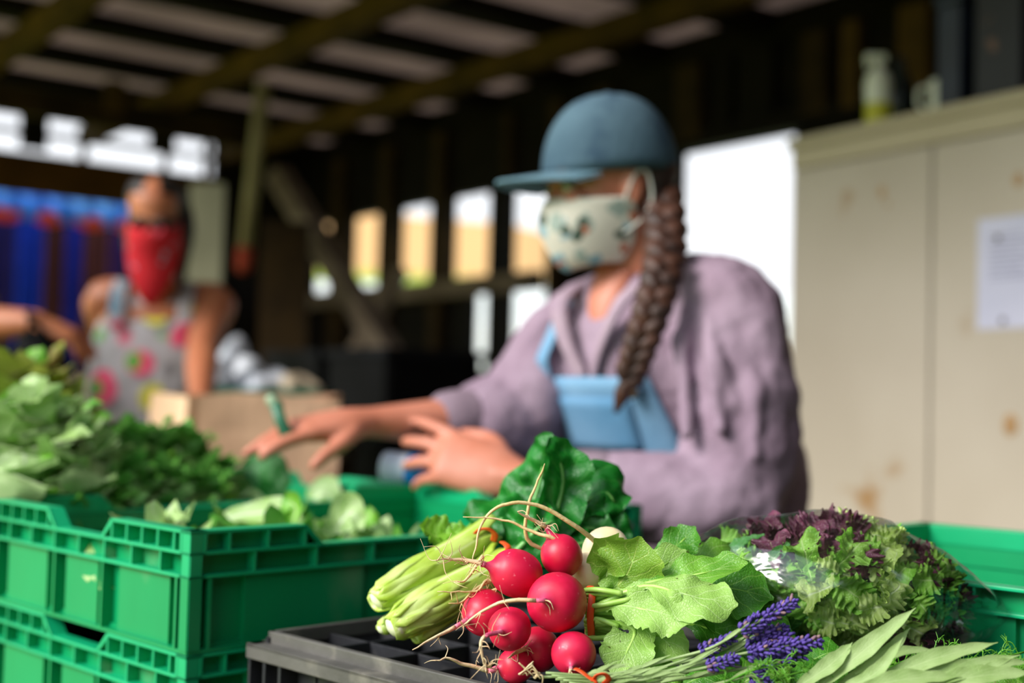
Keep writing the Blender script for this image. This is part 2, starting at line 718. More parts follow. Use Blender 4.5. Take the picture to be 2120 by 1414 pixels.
# outdoor things behind the openings
m_ = MB()
GH = V((1.3, 15, 0))
prof_ = [(math.cos(PI * i / 14), math.sin(PI * i / 14)) for i in range(15)]
vs, fs = [], []
for k_, L_ in enumerate((-4.2, 3.0)):
    for cx, cz in prof_:
        vs.append(GH + V((L_, cx * 1.6, cz * 2.5)))
n_ = 15
for i in range(n_ - 1):
    fs.append((i, i + 1, n_ + i + 1, n_ + i))
fs += [tuple(range(n_)), tuple(range(n_, 2 * n_))]
m_.add(vs, fs)
tag(m_.build('polytunnel', mat('white_polythene', 'eef2f2', 'ffffff', 2, .5, trans=.3)), 'white plastic polytunnel standing outdoors beyond the lower window openings', 'greenhouse')
rr_ = random.Random(3)
leaf_far = mat('hedge_foliage', '3c6a34', '6f9a5c', 3, .9, .5)
for i, (px, wd, hh) in enumerate(((640, .5, 2.9), (800, .5, 3.3), (960, .5, 3.1), (1120, .5, 2.75), (1280, .5, 2.2))):
    m_ = MB()
    base = V(((px - 1060) / FPX * 22, 22, 0))
    for j in range(16):
        c_ = base + V((rr_.uniform(-wd, wd) * .8, rr_.uniform(-.5, .5), rr_.uniform(.4, .78) * hh))
        m_.ball(c_, (rr_.uniform(.3, .42),) * 3, seg=10, rings=7, jit=.5, jf=2.5)
    tr = thing('hedge_bush', base, ['dark green bush at the end of the hedge by the diagonal timber', 'broad green bush seen through the narrow window openings', 'green bush below the tan hillside, behind the middle window', 'low green bush seen left of the face mask', 'small green bush hidden behind the masked person'][i], 'bush', 'bushes along the hillside')
    m_.build('foliage', leaf_far, tr, smooth=True)
    m2 = MB()
    m2.tube([base, base + V((0, 0, hh * .5))], .12, 8)
    m2.build('trunk', wood_mid, tr)

# blue awning and dark curtains in the open end on the left
aw = thing('market_canopy', frame(BA, BB, .9, WA + .7, 0), 'bright blue canopy with a scalloped edge hanging beyond the open barn end', 'canopy')
A2 = WA + .9
q0 = wb(-80, 380, A2); q1 = wb(272, 408, A2)
qb = wb(100, 452, A2)
blue = mat('blue_canopy_cloth', '45a0ff', '78c4ff', 3, .6, trans=.6)
bluep = mat('pale_canopy_cloth', '8f8fd8', 'b8a8e8', 3, .6, trans=.75)
vs, fs = [], []
nsc = 84
b0_, b1_ = q0[0], q1[0]
ztop, zmid, zlow = (q0[1] + q1[1]) / 2 + .05, (q0[1] + q1[1]) / 2 - .06, qb[1]
for i in range(nsc + 1):
    bbb = b0_ + (b1_ - b0_) * i / nsc
    s_ = abs(math.sin(PI * i / 21))
    dpt = .03 * math.sin(i * .5)
    vs += [frame(BA, BB, bbb, A2 + .25, ztop), frame(BA, BB, bbb, A2 + dpt, zmid), frame(BA, BB, bbb, A2 + dpt, zlow - .05 * s_ + .03)]
for i in range(nsc):
    o_ = i * 3
    fs += [(o_, o_ + 3, o_ + 4, o_ + 1), (o_ + 1, o_ + 4, o_ + 5, o_ + 2)]
m_ = MB(); m_.add(vs, fs)
cl = m_.build('cloth', blue, aw, smooth=True, solid=.004)
m_ = MB()
m_.bar(frame(BA, BB, b0_, A2 + .25, ztop + .015), frame(BA, BB, b1_, A2 + .25, ztop + .015), .04, .05)
tag(m_.build('top_hem', mat('red_hem', 'd0405a', 'e8607a', 5, .6, trans=.5), aw), 'pinkish red top hem')
for i in range(5):
    if i == 0:
        continue
    bbb = b0_ + (b1_ - b0_) * (i * 21) / nsc
    m_ = MB()
    m_.ball(frame(BA, BB, bbb, A2 + .0, zlow + .0), (.11, .03, .05), Matrix((BB, BA, Z)).transposed(), 12, 8)
    tag(m_.build('scallop', mat('red_scallop', 'f05a38', 'ff7a5a', 5, .6, trans=.6), aw, smooth=True), 'orange red scallop')
for i, (px0, px1, cc, lab) in enumerate(((-60, 28, ('1a1440', '241c52'), 'dark violet curtain at the left edge below the blue canopy'),
                                    (30, 92, ('15308c', '1a3aa6'), 'navy blue curtain nearest the left edge under the canopy'),
                                    (88, 132, ('3a1c18', '4a2620'), 'maroon curtain between the two navy blue ones'),
                                    (128, 172, ('182a8a', '20349c'), 'narrow navy blue curtain beside the wide maroon one'),
                                    (168, 222, ('42201c', '522a24'), 'wide maroon curtain in the middle of the row'),
                                    (218, 276, ('2c1648', '361c54'), 'dark purple curtain beside the red bandanna'))):
    x0 = wb(px0, 600, A2 + .5)[0]; x1 = wb(px1, 600, A2 + .5)[0]
    vs, fs = [], []
    for j in range(25):
        q = x0 + (x1 - x0) * j / 24
        dd = .02 * math.sin(j * 1.05) + (i % 2) * .06
        vs += [frame(BA, BB, q, A2 + .5 + dd, .3), frame(BA, BB, q, A2 + .5 + dd * .6, zlow + .25)]
    for j in range(24):
        fs.append((j * 2, j * 2 + 2, j * 2 + 3, j * 2 + 1))
    m_ = MB(); m_.add(vs, fs)
    tag(m_.build('curtain', mat('curtain_%d' % i, cc[0], cc[1], 6, .8), smooth=True, solid=.006), lab, 'curtain', 'dark curtains under the canopy')
m_ = MB()
x0 = wb(-60, 600, A2 + .5)[0]; x1 = wb(280, 600, A2 + .5)[0]
m_.bar(frame(BA, BB, x0, A2 + .56, zlow + .25), frame(BA, BB, x1, A2 + .56, zlow + .25), .05, .05)
tag(m_.build('curtain_rail', wood_dark), 'dark rail carrying the curtains behind the blue canopy', 'rail')
m_ = MB()
m_.bar(P(128, 798, 5.2), P(262, 802, 5.2), .05, .075)
m_.bar(P(140, 810, 5.2), V((P(140, 810, 5.2).x, P(140, 810, 5.2).y, 0)), .05, .05)
m_.bar(P(250, 810, 5.2), V((P(250, 810, 5.2).x, P(250, 810, 5.2).y, 0)), .05, .05)
tag(m_.build('wooden_barrier', wood_olive), 'low olive brown wooden rail behind the lettuce at the left', 'rail')

# ================= TABLE, CRATES =================
TZ = CAMZ - .118 - .104 * 3      # table top
tw = mat('table_planks', '3d3226', '5a4a38', 4, .8, .3)
tab = thing('market_table', frame(CA, CB, .87, 1.4, 0), 'dark plank table carrying the crates and the vegetables', 'table')
m_ = MB()
m_.box(frame(CA, CB, .87, 1.45, TZ - .0205), (.80, 2.7, .04), CB, CA, Z)
m_.build('tabletop', tw, tab)
for bb in (.52, 1.22):
    for a_ in (.2, 2.7):
        m_ = MB()
        m_.box(frame(CA, CB, bb, a_, (TZ - .041) / 2), (.06, .06, TZ - .041), CB, CA, Z)
        m_.build('leg', tw, tab)

grn = mat('green_crate_plastic', '008550', '009259', 5, .38, .08, 60, c3='5f9a6c', c3pos=.60, c3w=.14, c3scale=9, stretch=(1, 1, .5))
grn2 = mat('green_rim_plastic', '089862', '0ba870', 6, .36, .05, 60, c3='8fae8c', c3pos=.68, c3w=.1, c3scale=30)


def crate_mesh(LX, LY, H=.104):
    """LX along x, LY along y, walls with flanges; returns body, rim builders (local)"""
    b, r = MB(), MB()
    T = .004
    ins = .013
    z1, z2 = H - .0395, H - .0195
    b.box((LX / 2, LY / 2, .004), (LX - .02, LY - .02, .005))
    sides = [(V((0, 0, 0)), V((1, 0, 0)), V((0, 1, 0)), LX), (V((LX, 0, 0)), V((0, 1, 0)), V((-1, 0, 0)), LY),
             (V((LX, LY, 0)), V((-1, 0, 0)), V((0, -1, 0)), LX), (V((0, LY, 0)), V((0, -1, 0)), V((1, 0, 0)), LY)]
    for o, d, nn, Ln in sides:
        c = o + d * (Ln / 2)

        def bx(mb, s0, s1, n0, n1, za, zb):
            mb.box(o + d * ((s0 + s1) / 2) + nn * ((n0 + n1) / 2) + Z * ((za + zb) / 2), (s1 - s0, n1 - n0, zb - za), d, nn, Z)
        rs = Ln * (.34 if Ln < .45 else .20)          # raised corner length
        # wall with shallow panels
        bx(b, .008, Ln - .008, ins, ins + T, 0.001, z2)
        for s0, s1 in ((.10, .32), (.42, .58), (.68, .90)):
            bx(b, Ln * s0, Ln * s1, ins - .007, ins + .001, .003, z1 - .001)
        # flanges
        bx(r, 0, Ln, 0, ins + T, z1 - .0015, z1 + .0015)
        bx(r, 0, Ln, 0, ins + T, z2 - .0015, z2 + .0015)
        bx(b, 0.002, Ln - .002, 0.001, ins + T, 0, .003)
        # raised corners
        for s0, s1, sl in ((0, rs, 1), (Ln - rs, Ln, -1)):
            bx(r, s0, s1, 0, ins + T, H - .003, H)
            bx(r, s0, s1, ins, ins + T, z2, H - .002)
            e = s1 if sl > 0 else s0
            # sloping end
            vs = []
            w2 = .020 * sl
            for n0 in (0, ins + T):
                vs += [o + d * e + nn * n0 + Z * (H), o + d * (e + w2) + nn * n0 + Z * z2, o + d * (e + w2 - .003 * sl) + nn * n0 + Z * z2, o + d * (e - .003 * sl) + nn * n0 + Z * (H - .002)]
            r.add(vs, [(0, 1, 5, 4), (1, 2, 6, 5), (2, 3, 7, 6), (3, 0, 4, 7), (0, 1, 2, 3), (4, 5, 6, 7)])
            tri = [o + d * e + nn * n0 + Z * (H - .002) for n0 in (ins, ins + T)] + [o + d * (e + w2) + nn * n0 + Z * z2 for n0 in (ins, ins + T)] + [o + d * e + nn * n0 + Z * z2 for n0 in (ins, ins + T)]
            r.add(tri, [(0, 2, 4), (1, 3, 5), (0, 2, 3, 1), (2, 4, 5, 3), (0, 4, 5, 1)])
            nr = 5 if Ln < .45 else 3
            for i in range(nr + 1):
                s = s0 + (s1 - s0) * i / nr
                s = min(max(s, .0015), Ln - .0015)
                bx(r, s - .0013, s + .0013, .0005, ins, z2, H - .002)
        # ribs between the two rails and down at corners
        nr = max(5, int(Ln / .045)) if Ln < .45 else 9
        for i in range(nr + 1):
            s = min(max(Ln * i / nr, .0015), Ln - .0015)
            bx(r, s - .0013, s + .0013, .001, ins, z1, z2)
        for s in (.0015, .022, Ln - .022, Ln - .0015):
            bx(b, s - .0015, s + .0015, .001, ins, .003, z1)
        for s in (Ln * .38, Ln * .62):
            bx(b, s - .0015, s + .0015, .001, ins, .003, z1)
        # hand slots drawn as small dark recessed keys
    return b, r


def make_crate(LX, LY):
    root = thing('green_crate', (0, 0, 0), None, 'crate', 'green plastic harvest crates')
    b, r = crate_mesh(LX, LY)
    b.build('body', grn, root)
    r.build('rim', grn2, root, bevel=.0006)
    return root


def place_crate(proto, b, a, z, label, first=False, rz=PI / 4):
    o = proto if first else copy_tree(proto)
    o.location = frame(CA, CB, b, a, z)
    o.rotation_euler = (0, 0, rz)
    o['label'] = label
    return o


cA = make_crate(.60, .40)
# corner of crate A: P(395, 1085, 1.1)
a0 = P(395, 1090, 1.10)
Ab, Aa = a0.dot(CB), a0.dot(CA)
z0 = TZ
H = .1045
place_crate(cA, Ab, Aa, z0 + 2 * H, 'green plastic crate of pale leaf tops beside the black crate, topmost of the near stack', True)
place_crate(cA, Ab, Aa, z0 + H, 'green plastic crate right under the topmost one of the near stack')
place_crate(cA, Ab, Aa, z0, 'green plastic crate at the bottom of the near stack on the table')
place_crate(cA, Ab - .005, Aa + .412, z0 + 2 * H, 'green plastic crate full of lettuce and herbs behind the near stack')
place_crate(cA, Ab - .005, Aa + .412, z0 + H, 'green plastic crate below the one full of lettuce')
place_crate(cA, Ab - .005, Aa + .412, z0, 'green plastic crate at the bottom of the stack under the lettuce')
cE = make_crate(.30, .40)
place_crate(cE, 1.0, .275, z0 + 2 * H, 'small green plastic crate behind the bag of salad at the right edge', True)
place_crate(cE, 1.0, .275, z0 + H, 'small green plastic crate under the one behind the salad bag')
place_crate(cE, 1.0, .275, z0, 'small green plastic crate at the bottom behind the black crate')

# black lattice crate, turned upside down
blk = mat('black_crate_plastic', '1d1e22', '2a2b30', 8, .5, .2, 80, c3='4f4d4b', c3pos=.56, c3w=.16, c3scale=14)
blkrim = mat('dusty_crate_rim', '44433f', '5a5854', 10, .6, .25, 90, c3='7a766c', c3pos=.55, c3w=.2, c3scale=26)
BT = CAMZ - .203        # top plane of the black crate
bc0, ba1 = .640, .952   # left face b, back face a
bk = thing('black_crate', frame(CA, CB, .8, .65, TZ), 'dusty black plastic crate with an open lattice top under the radishes', 'crate')
m_ = MB()
LB, LAA = .35, .60
def kb(mb, b0, b1, a0, a1, z0, z1):
    mb.box(frame(CA, CB, (b0 + b1) / 2, (a0 + a1) / 2, (z0 + z1) / 2), (b1 - b0, a1 - a0, z1 - z0), CB, CA, Z)
b1_ = bc0 + LB
a0_ = ba1 - LAA
kb(m_, bc0 + .012, b1_, a0_, ba1 - .012, BT - .06, BT - .055)        # recessed plate
kb(m_, bc0 + .020, bc0 + .024, a0_, ba1 - .014, TZ, BT - .012)            # left wall
kb(m_, b1_ - .004, b1_, a0_, ba1 - .004, TZ, BT - .004)
kb(m_, bc0 + .012, b1_, ba1 - .016, ba1 - .012, TZ, BT - .004)            # back wall
kb(m_, bc0 + .012, b1_, a0_, a0_ + .004, TZ, BT - .004)
m_.build('body', blk, bk)
m_ = MB()
kb(m_, bc0, bc0 + .016, a0_, ba1, BT - .013, BT - .009)               # outer lip, lower
kb(m_, bc0, bc0 + .003, a0_, ba1, BT - .022, BT - .009)
kb(m_, bc0 + .014, bc0 + .020, a0_, ba1 - .012, BT - .012, BT + .001)   # inner upstand
kb(m_, bc0 + .014, b1_, ba1 - .018, ba1 - .012, BT - .012, BT + .001)
kb(m_, bc0, b1_, ba1 - .012, ba1, BT - .013, BT - .009)
kb(m_, b1_ - .006, b1_, a0_, ba1, BT - .012, BT + .001)
m_.build('rim', blkrim, bk, bevel=.001)
for i in range(1, 9):
    a_ = ba1 - .012 - i * .062
    m_ = MB(); kb(m_, bc0 + .018, b1_ - .004, a_ - .0015, a_ + .0015, BT - .055, BT - .006)
    m_.build('lattice_rib', blk, bk, bevel=.0005)
for i in range(1, 6):
    b_2 = bc0 + .018 + i * .058
    m_ = MB(); kb(m_, b_2 - .0012, b_2 + .0012, a0_ + .004, ba1 - .016, BT - .055, BT - .0065)
    m_.build('lattice_rib', blk, bk, bevel=.0005)
for i in range(0, 14):
    a_ = ba1 - .003 - (i * .022 if i < 3 else .044 + (i - 2) * .09)
    if a_ < a0_:
        break
    m_ = MB(); kb(m_, bc0 + .002, bc0 + .021, a_ - .0018, a_ + .0018, TZ, BT - .012)
    m_.build('side_rib', blk, bk)
m_ = MB()
kb(m_, bc0 + .014, bc0 + .0205, ba1 - .40, ba1 - .085, TZ + .03, BT - .032)
tag(m_.build('side_panel', mat('brown_stained_panel', '3a302b', '5e4436', 14, .6, .3), bk), 'brown stained side panel')
for q in range(4):
    a_ = ba1 - .115 - q * .05
    m_ = MB(); kb(m_, bc0 + .0125, bc0 + .0145, a_ - .018, a_ + .012, TZ + .12, BT - .045)
    m_.build('label_patch', mat('worn_label', '6b5142', '3a3634', 40, .6), bk)

# ================= CABINET AND THINGS ON IT =================
cab_m = mat('cream_painted_wood', 'b3a896', 'bfb5a4', 1.6, .6, .1, 20, c3='9c7a50', c3pos=.68, c3w=.08, c3scale=5)
cab_t = mat('cream_cabinet_top', 'b5a98c', 'c0b496', 2, .6, .1, 20)
CT = CAMZ + .745
cL = P(1642, 288, 3.62)
cL.z = 0
cD = V((.537, -.843, 0)).normalized()       # along the front, towards the camera
cN = V((-cD.y, cD.x, 0)) * -1               # out of the front, to the left
if cN.x > 0:
    cN = -cN
cb = thing('storage_cabinet', cL + cD * .7 - cN * .25, 'tall cream painted wooden cabinet with wide doors at the right', 'cabinet')
def cbx(mb, s0, s1, n0, n1, z0, z1):
    mb.box(cL + cD * ((s0 + s1) / 2) + cN * ((n0 + n1) / 2) + Z * ((z0 + z1) / 2), (s1 - s0, n1 - n0, z1 - z0), cD, cN, Z)
m_ = MB(); cbx(m_, .0, 1.5, -.5, -.022, .06, CT - .03); m_.build('body', cab_m, cb)
m_ = MB(); cbx(m_, -.015, 1.52, -.51, .015, CT - .03, CT); m_.build('top_board', cab_t, cb, bevel=.006)
m_ = MB(); cbx(m_, .0, 1.5, -.022, .004, CT - .085, CT - .031); m_.build('top_rail', cab_t, cb, bevel=.003)
m_ = MB(); cbx(m_, .03, 1.47, -.46, -.06, 0, .06); m_.build('plinth', cab_t, cb)
for i, (s0, s1) in enumerate(((.0, .475), (.481, .99), (.996, 1.5))):
    m_ = MB(); cbx(m_, s0, s1, -.021, 0, .07, CT - .088)
    d_ = m_.build('door', cab_m, cb, bevel=.004)
    m_ = MB(); m_.ball(cL + cD * (s1 - .05 if i != 1 else s0 + .05) + cN * .018 + Z * .62, .016); m_.build('knob', cab_t, d_, smooth=True)
knot = mat('wood_knot', 'a07c50', 'b08c60', 30, .7)
def cabhit(px, py):
    n = cN; return hit(px, py, n, cL.dot(n))
for px, py, r_k in ((1826, 398, .012), (2108, 372, .013), (2092, 880, .02), (1838, 172 + 250, .006)):
    p = cabhit(px, py)
    m_ = MB(); m_.ball(p, (r_k, .0015, r_k * 1.3), Matrix((cD, cN, Z)).transposed(), 14, 8)
    tag(m_.build('wood_knot', knot, cb, smooth=True), 'tan knot in the cabinet door')
# notice pinned to the cabinet
p00, p11 = cabhit(2026, 455), cabhit(2160, 690)
s0 = (p00 - cL).dot(cD); s1 = s0 + .19
zt_, zb_ = p00.z, cabhit(2026, 682).z
nt_ = thing('paper_notice', cL + cD * s0 + cN * .002 + Z * zb_, 'white paper notice pinned to the cabinet door at the right edge', 'notice')
m_ = MB(); cbx(m_, s0, s1, .001, .0022, zb_, zt_); m_.build('sheet', mat('white_paper', 'c4c6dc', 'cfd0e4', 4, .6), nt_)
ink = mat('faded_ink', '9a9cb8', '8888a8', 30, .7)
m_ = MB()
for i in range(9):
    z_ = zt_ - .045 - i * .0125
    cbx(m_, s0 + .03, s0 + (.15 if i % 3 else .12), .0022, .0024, z_, z_ + .004)
m_.build('text_lines', ink, nt_)
for px, py in ((2068, 492), (2078, 664)):
    p = cabhit(px, py)
    m_ = MB(); m_.ball(p + cN * .004, (.008, .003, .008), Matrix((cD, cN, Z)).transposed(), 12, 8)
    m_.build('pin', mat('dark_pin', '4a4038', '5c5048', 30, .5), nt_, smooth=True)
# things on top of the cabinet
def ctop(px, nn):
    r = ray(px, 200); # point on the cabinet top plane strip n = nn
    t = (cL.dot(cN) + nn - CAM.dot(cN)) / r.dot(cN)
    p = CAM + r * t
    return V((p.x, p.y, CT + .0005))
q = ctop(1818, -.10)
bt = thing('spray_bottle', q, 'white plastic bottle with a yellow base label on top of the cabinet', 'bottle')
Mq = Matrix.Translation(q)
wplas = mat('white_plastic', 'd8dcc8', 'e6e8d8', 10, .4, sss=.05)
MB().lathe([(.0, 0), (.032, 0), (.034, .004), (.034, .07), (.033, .075)], Mq, 22).build('yellow_label', mat('yellow_label', 'b8b820', 'c8c430', 20, .5), bt, smooth=True)
MB().lathe([(.033, .0755), (.035, .09), (.036, .13), (.030, .155), (.014, .17), (.013, .185), (.0, .186)], Mq, 22).build('body', wplas, bt, smooth=True)
m_ = MB(); m_.box(q + V((-.008, 0, .198)), (.055, .024, .024)); m_.box(q + V((-.03, 0, .183)), (.008, .01, .03)); m_.build('trigger', wplas, bt, bevel=.004)
q = ctop(1955, -.10)
mg = thing('white_mug', q, 'white mug with its handle to the left on top of the cabinet', 'mug')
Mq = Matrix.Translation(q)
MB().lathe([(0, 0), (.034, 0), (.037, .004), (.037, .095), (.034, .095), (.034, .01), (0, .01)], Mq, 24).build('cup', wplas, mg, smooth=True)
m_ = MB(); m_.tube(smooth_path([q + V((-.034, 0, .078)), q + V((-.06, 0, .075)), q + V((-.068, 0, .048)), q + V((-.058, 0, .022)), q + V((-.034, 0, .018))], 6), .005, 8)
m_.build('handle', wplas, mg, smooth=True)
nav = mat('navy_plastic', '161c2a', '202a3c', 10, .5)
blkp = mat('black_bin', '0b0c10', '14161c', 10, .5, c3='6a4a3a', c3pos=.66, c3w=.05, c3scale=12)
for i, (px, wd, ht, mt, lab) in enumerate(((2016, .07, .30, nav, 'narrow slate blue box beside the mug on the cabinet'), (2118, .13, .34, blkp, 'black box with reddish specks at the right end of the cabinet top'))):
    q = ctop(px, -.16)
    b_x = thing('storage_box', q, lab, 'box', None)
    m_ = MB()
    m_.box(q + Z * (ht / 2 - .012), (wd, .2, ht - .025), cD, cN, Z); m_.build('body', mt, b_x, bevel=.006)
    m_ = MB(); m_.box(q + Z * (ht - .012), (wd + .012, .212, .022), cD, cN, Z); m_.build('lid', mt, b_x, bevel=.004)
q = ctop(1862, -.24)
b_x = thing('dark_bottle', q, 'dark green bottle behind the white spray bottle on the cabinet', 'bottle')
MB().lathe([(0, 0), (.038, 0), (.038, .16), (.016, .20), (.015, .235), (0, .236)], Matrix.Translation(q), 20).build('body', mat('dark_green_glass', '0c1a18', '12221f', 10, .3), b_x, smooth=True)

# ================= DARK CLUTTER BEHIND THE PEOPLE =================
dkc = mat('black_stacking_crate', '040405', '08080a', 8, .8)
def clutter_stack(px, d, n, w_, dp, hh, lab):
    base = P(px, 800, d); base.z = 0
    for k in range(n):
        o = thing('black_stacking_crate', base + Z * (k * hh), lab[k], 'crate', 'black crates stacked by the back wall')
        m_ = MB()
        c = base + Z * (k * hh + hh / 2)
        for sx_, sy_, lx, ly in ((0, dp / 2, w_, .02), (0, -dp / 2, w_, .02), (w_ / 2, 0, .02, dp), (-w_ / 2, 0, .02, dp)):
            m_.box(c + BA * sx_ + BB * sy_, (lx, ly, hh - .04), BA, BB, Z)
        m_.box(c - Z * (hh / 2 - .012), (w_, dp, .02), BA, BB, Z)
        m_.build('body', dkc, o)
        m_ = MB()
        for sx_, sy_, lx, ly in ((0, dp / 2, w_ + .04, .04), (0, -dp / 2, w_ + .04, .04), (w_ / 2, 0, .04, dp), (-w_ / 2, 0, .04, dp)):
            m_.box(c + BA * sx_ + BB * sy_ + Z * (hh / 2 - .022), (lx, ly, .03), BA, BB, Z)
        m_.build('rim', mat('black_crate_rim', '0c0c0f', '141519', 8, .8), o)
clutter_stack(700, 5.2, 5, .42, .4, .27, ['black crate on the floor at the bottom of the left stack', 'second black crate up in the left stack', 'third black crate up in the left stack', 'fourth black crate up in the left stack', 'top black crate of the left stack, below the diagonal timber'])
clutter_stack(835, 4.76, 5, .40, .38, .27, ['black crate on the floor at the bottom of the right stack', 'second black crate up in the right stack', 'third black crate up in the right stack', 'fourth black crate up in the right stack', 'top black crate of the right stack, left of the lower window opening'])
# table at the back with a dark green crate and a heap of white bags
bt_ = thing('back_table', P(530, 900, 4.3) * 1 - Z * P(530, 900, 4.3).z, 'plain dark table at the back between the bandanna wearer and the black crates', 'table')
cc = P(535, 812, 4.3)
m_ = MB(); m_.box(V((cc.x, cc.y, cc.z - .185)), (.62, .5, .04)); m_.build('tabletop', wood_mid, bt_)
for sx_ in (-.27, .27):
    for sy_ in (-.21, .21):
        m_ = MB(); m_.box(V((cc.x + sx_, cc.y + sy_, (cc.z - .205) / 2)), (.05, .05, cc.z - .205)); m_.build('leg', wood_mid, bt_)
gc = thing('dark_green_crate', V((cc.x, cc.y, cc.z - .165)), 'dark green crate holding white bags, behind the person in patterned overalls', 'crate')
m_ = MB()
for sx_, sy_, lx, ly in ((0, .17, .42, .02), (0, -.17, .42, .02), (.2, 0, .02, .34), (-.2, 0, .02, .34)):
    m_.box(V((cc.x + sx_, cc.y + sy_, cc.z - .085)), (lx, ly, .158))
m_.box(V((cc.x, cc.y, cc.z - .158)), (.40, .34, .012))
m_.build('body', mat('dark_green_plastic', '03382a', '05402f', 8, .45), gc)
m_ = MB()
for sx_, sy_, lx, ly in ((0, .18, .45, .03), (0, -.18, .45, .03), (.212, 0, .03, .36), (-.212, 0, .03, .36)):
    m_.box(V((cc.x + sx_, cc.y + sy_, cc.z)), (lx, ly, .02))
m_.build('rim', mat('dark_green_rim', '05503c', '066048', 8, .4), gc)
whb = mat('white_bag_plastic', 'aab0bc', 'c8ccd4', 14, .35, .6, 30)
for i, (dx, dz, rx, rz, lab) in enumerate(((-.09, .05, .09, .10, 'crumpled white plastic bag peaking behind the bare arm, in the green crate'), (.03, .02, .08, .06, 'crumpled white plastic bag in the middle of the dark green crate'), (.13, .01, .07, .045, 'low beige white bag at the right end of the dark green crate'))):
    m_ = MB(); m_.ball(V((cc.x + dx, cc.y, cc.z + dz)), (rx, .09, rz), None, 26, 18, .7, 16)
    tag(m_.build('plastic_bag', whb if i < 2 else mat('beige_bag', 'a89880', 'b8a890', 12, .6), smooth=True), lab, 'bag', 'white bags in the dark green crate')
# pale board behind the bandanna wearer
m_ = MB(); c_ = P(425, 545, 4.9); m_.box(V((c_.x, c_.y, (c_.z + .3) / 2)), (.13, .03, c_.z + .3))
tag(m_.build('upright_board', mat('pale_grey_board', '6d6c58', '85836c', 3, .8)), 'pale grey green board standing behind the bandanna wearer', 'board')
m_ = MB(); c_ = P(590, 560, 6.0); m_.box(V((c_.x, c_.y, (c_.z + .1) / 2)), (.22, .03, c_.z + .35))
tag(m_.build('upright_board', wood_mid), 'brown board standing behind the reddish end of the hanging pole', 'board')

# ================= PAPER BAGS =================
kraft = mat('kraft_paper', 'b08c70', 'c09c80', 5, .8, .2, 30)
kraftl = mat('light_kraft_paper', 'cdaa8a', 'd8b898', 5, .8, .2, 30)
def paper_bag(c, w_, dp, h_, ang, lab, m1):
    """open topped folded paper bag with pleated sides"""
    o = thing('paper_bag', c, lab, 'paper bag', None)
    X = V((math.cos(ang), math.sin(ang), 0)); Y = V((-X.y, X.x, 0))
    ring = []
    for k in range(48):
        t = k / 48 * 4
        s = int(t); f = t - s
        if s == 0: q = X * (-w_ / 2 + w_ * f) - Y * dp / 2
        elif s == 1: q = X * (w_ / 2 - .025 * math.sin(PI * f)) + Y * (-dp / 2 + dp * f)
        elif s == 2: q = X * (w_ / 2 - w_ * f) + Y * dp / 2
        else: q = X * (-w_ / 2 + .025 * math.sin(PI * f)) + Y * (dp / 2 - dp * f)
        ring.append(q)
    vs, fs = [], []
    nz_ = 14
    for j in range(nz_ + 1):
        z = h_ * j / nz_
        for k, q in enumerate(ring):
            p = c + q * (1 + .01 * j / nz_) + Z * z
            p += V((mnoise.noise(p * 14), mnoise.noise(p * 14 + V((5, 0, 0))), 0)) * .006
            if j == nz_:
                p.z += .012 * mnoise.noise(p * 9)
            vs.append(p)
    for j in range(nz_):
        for k in range(48):
            k2 = (k + 1) % 48
            fs.append((j * 48 + k, j * 48 + k2, (j + 1) * 48 + k2, (j + 1) * 48 + k))
    fs.append(tuple(range(48))[::-1])
    m_ = MB(); m_.add(vs, fs)
    m_.build('paper', m1, o, solid=.0008)
    return o
def onT(px, py, d):
    p = P(px, py, d); return V((p.x, p.y, TZ + .0005))
paper_bag(onT(398, 900, 2.58), .12, .11, P(405, 822, 2.50).z - TZ, .9, 'pale kraft paper bag under the bare arm of the bandanna wearer', kraftl)
paper_bag(onT(560, 900, 2.42), .25, .15, P(560, 822, 2.38).z - TZ, .12, 'wide kraft paper bag behind the outstretched hand', kraft)
# blue and white tin in the left hand
p = P(842, 975, 1.80)
ax = (P(872, 978, 1.80) - P(790, 968, 1.82)).normalized()
Xx = ax.orthogonal().normalized(); Yy = ax.cross(Xx)
Mt = Matrix.Translation(P(838, 972, 1.82)) @ Matrix((Xx, Yy, ax)).transposed().to_4x4()
tin = thing('drink_can', P(838, 972, 1.82), 'blue and white can held in the lower hand of the person in the cap', 'can')
MB().lathe([(0, -.03), (.022, -.03), (.023, -.028), (.023, .008)], Mt, 24).build('white_sleeve', mat('white_sleeve', 'c8d8f4', 'e8f0fc', 20, .4), tin, smooth=True)
MB().lathe([(.0232, .0085), (.0235, .010), (.0235, .034), (.021, .036), (0, .036)], Mt, 24).build('blue_cap', mat('blue_cap', '0a6ec0', '1484d8', 20, .35), tin, smooth=True)

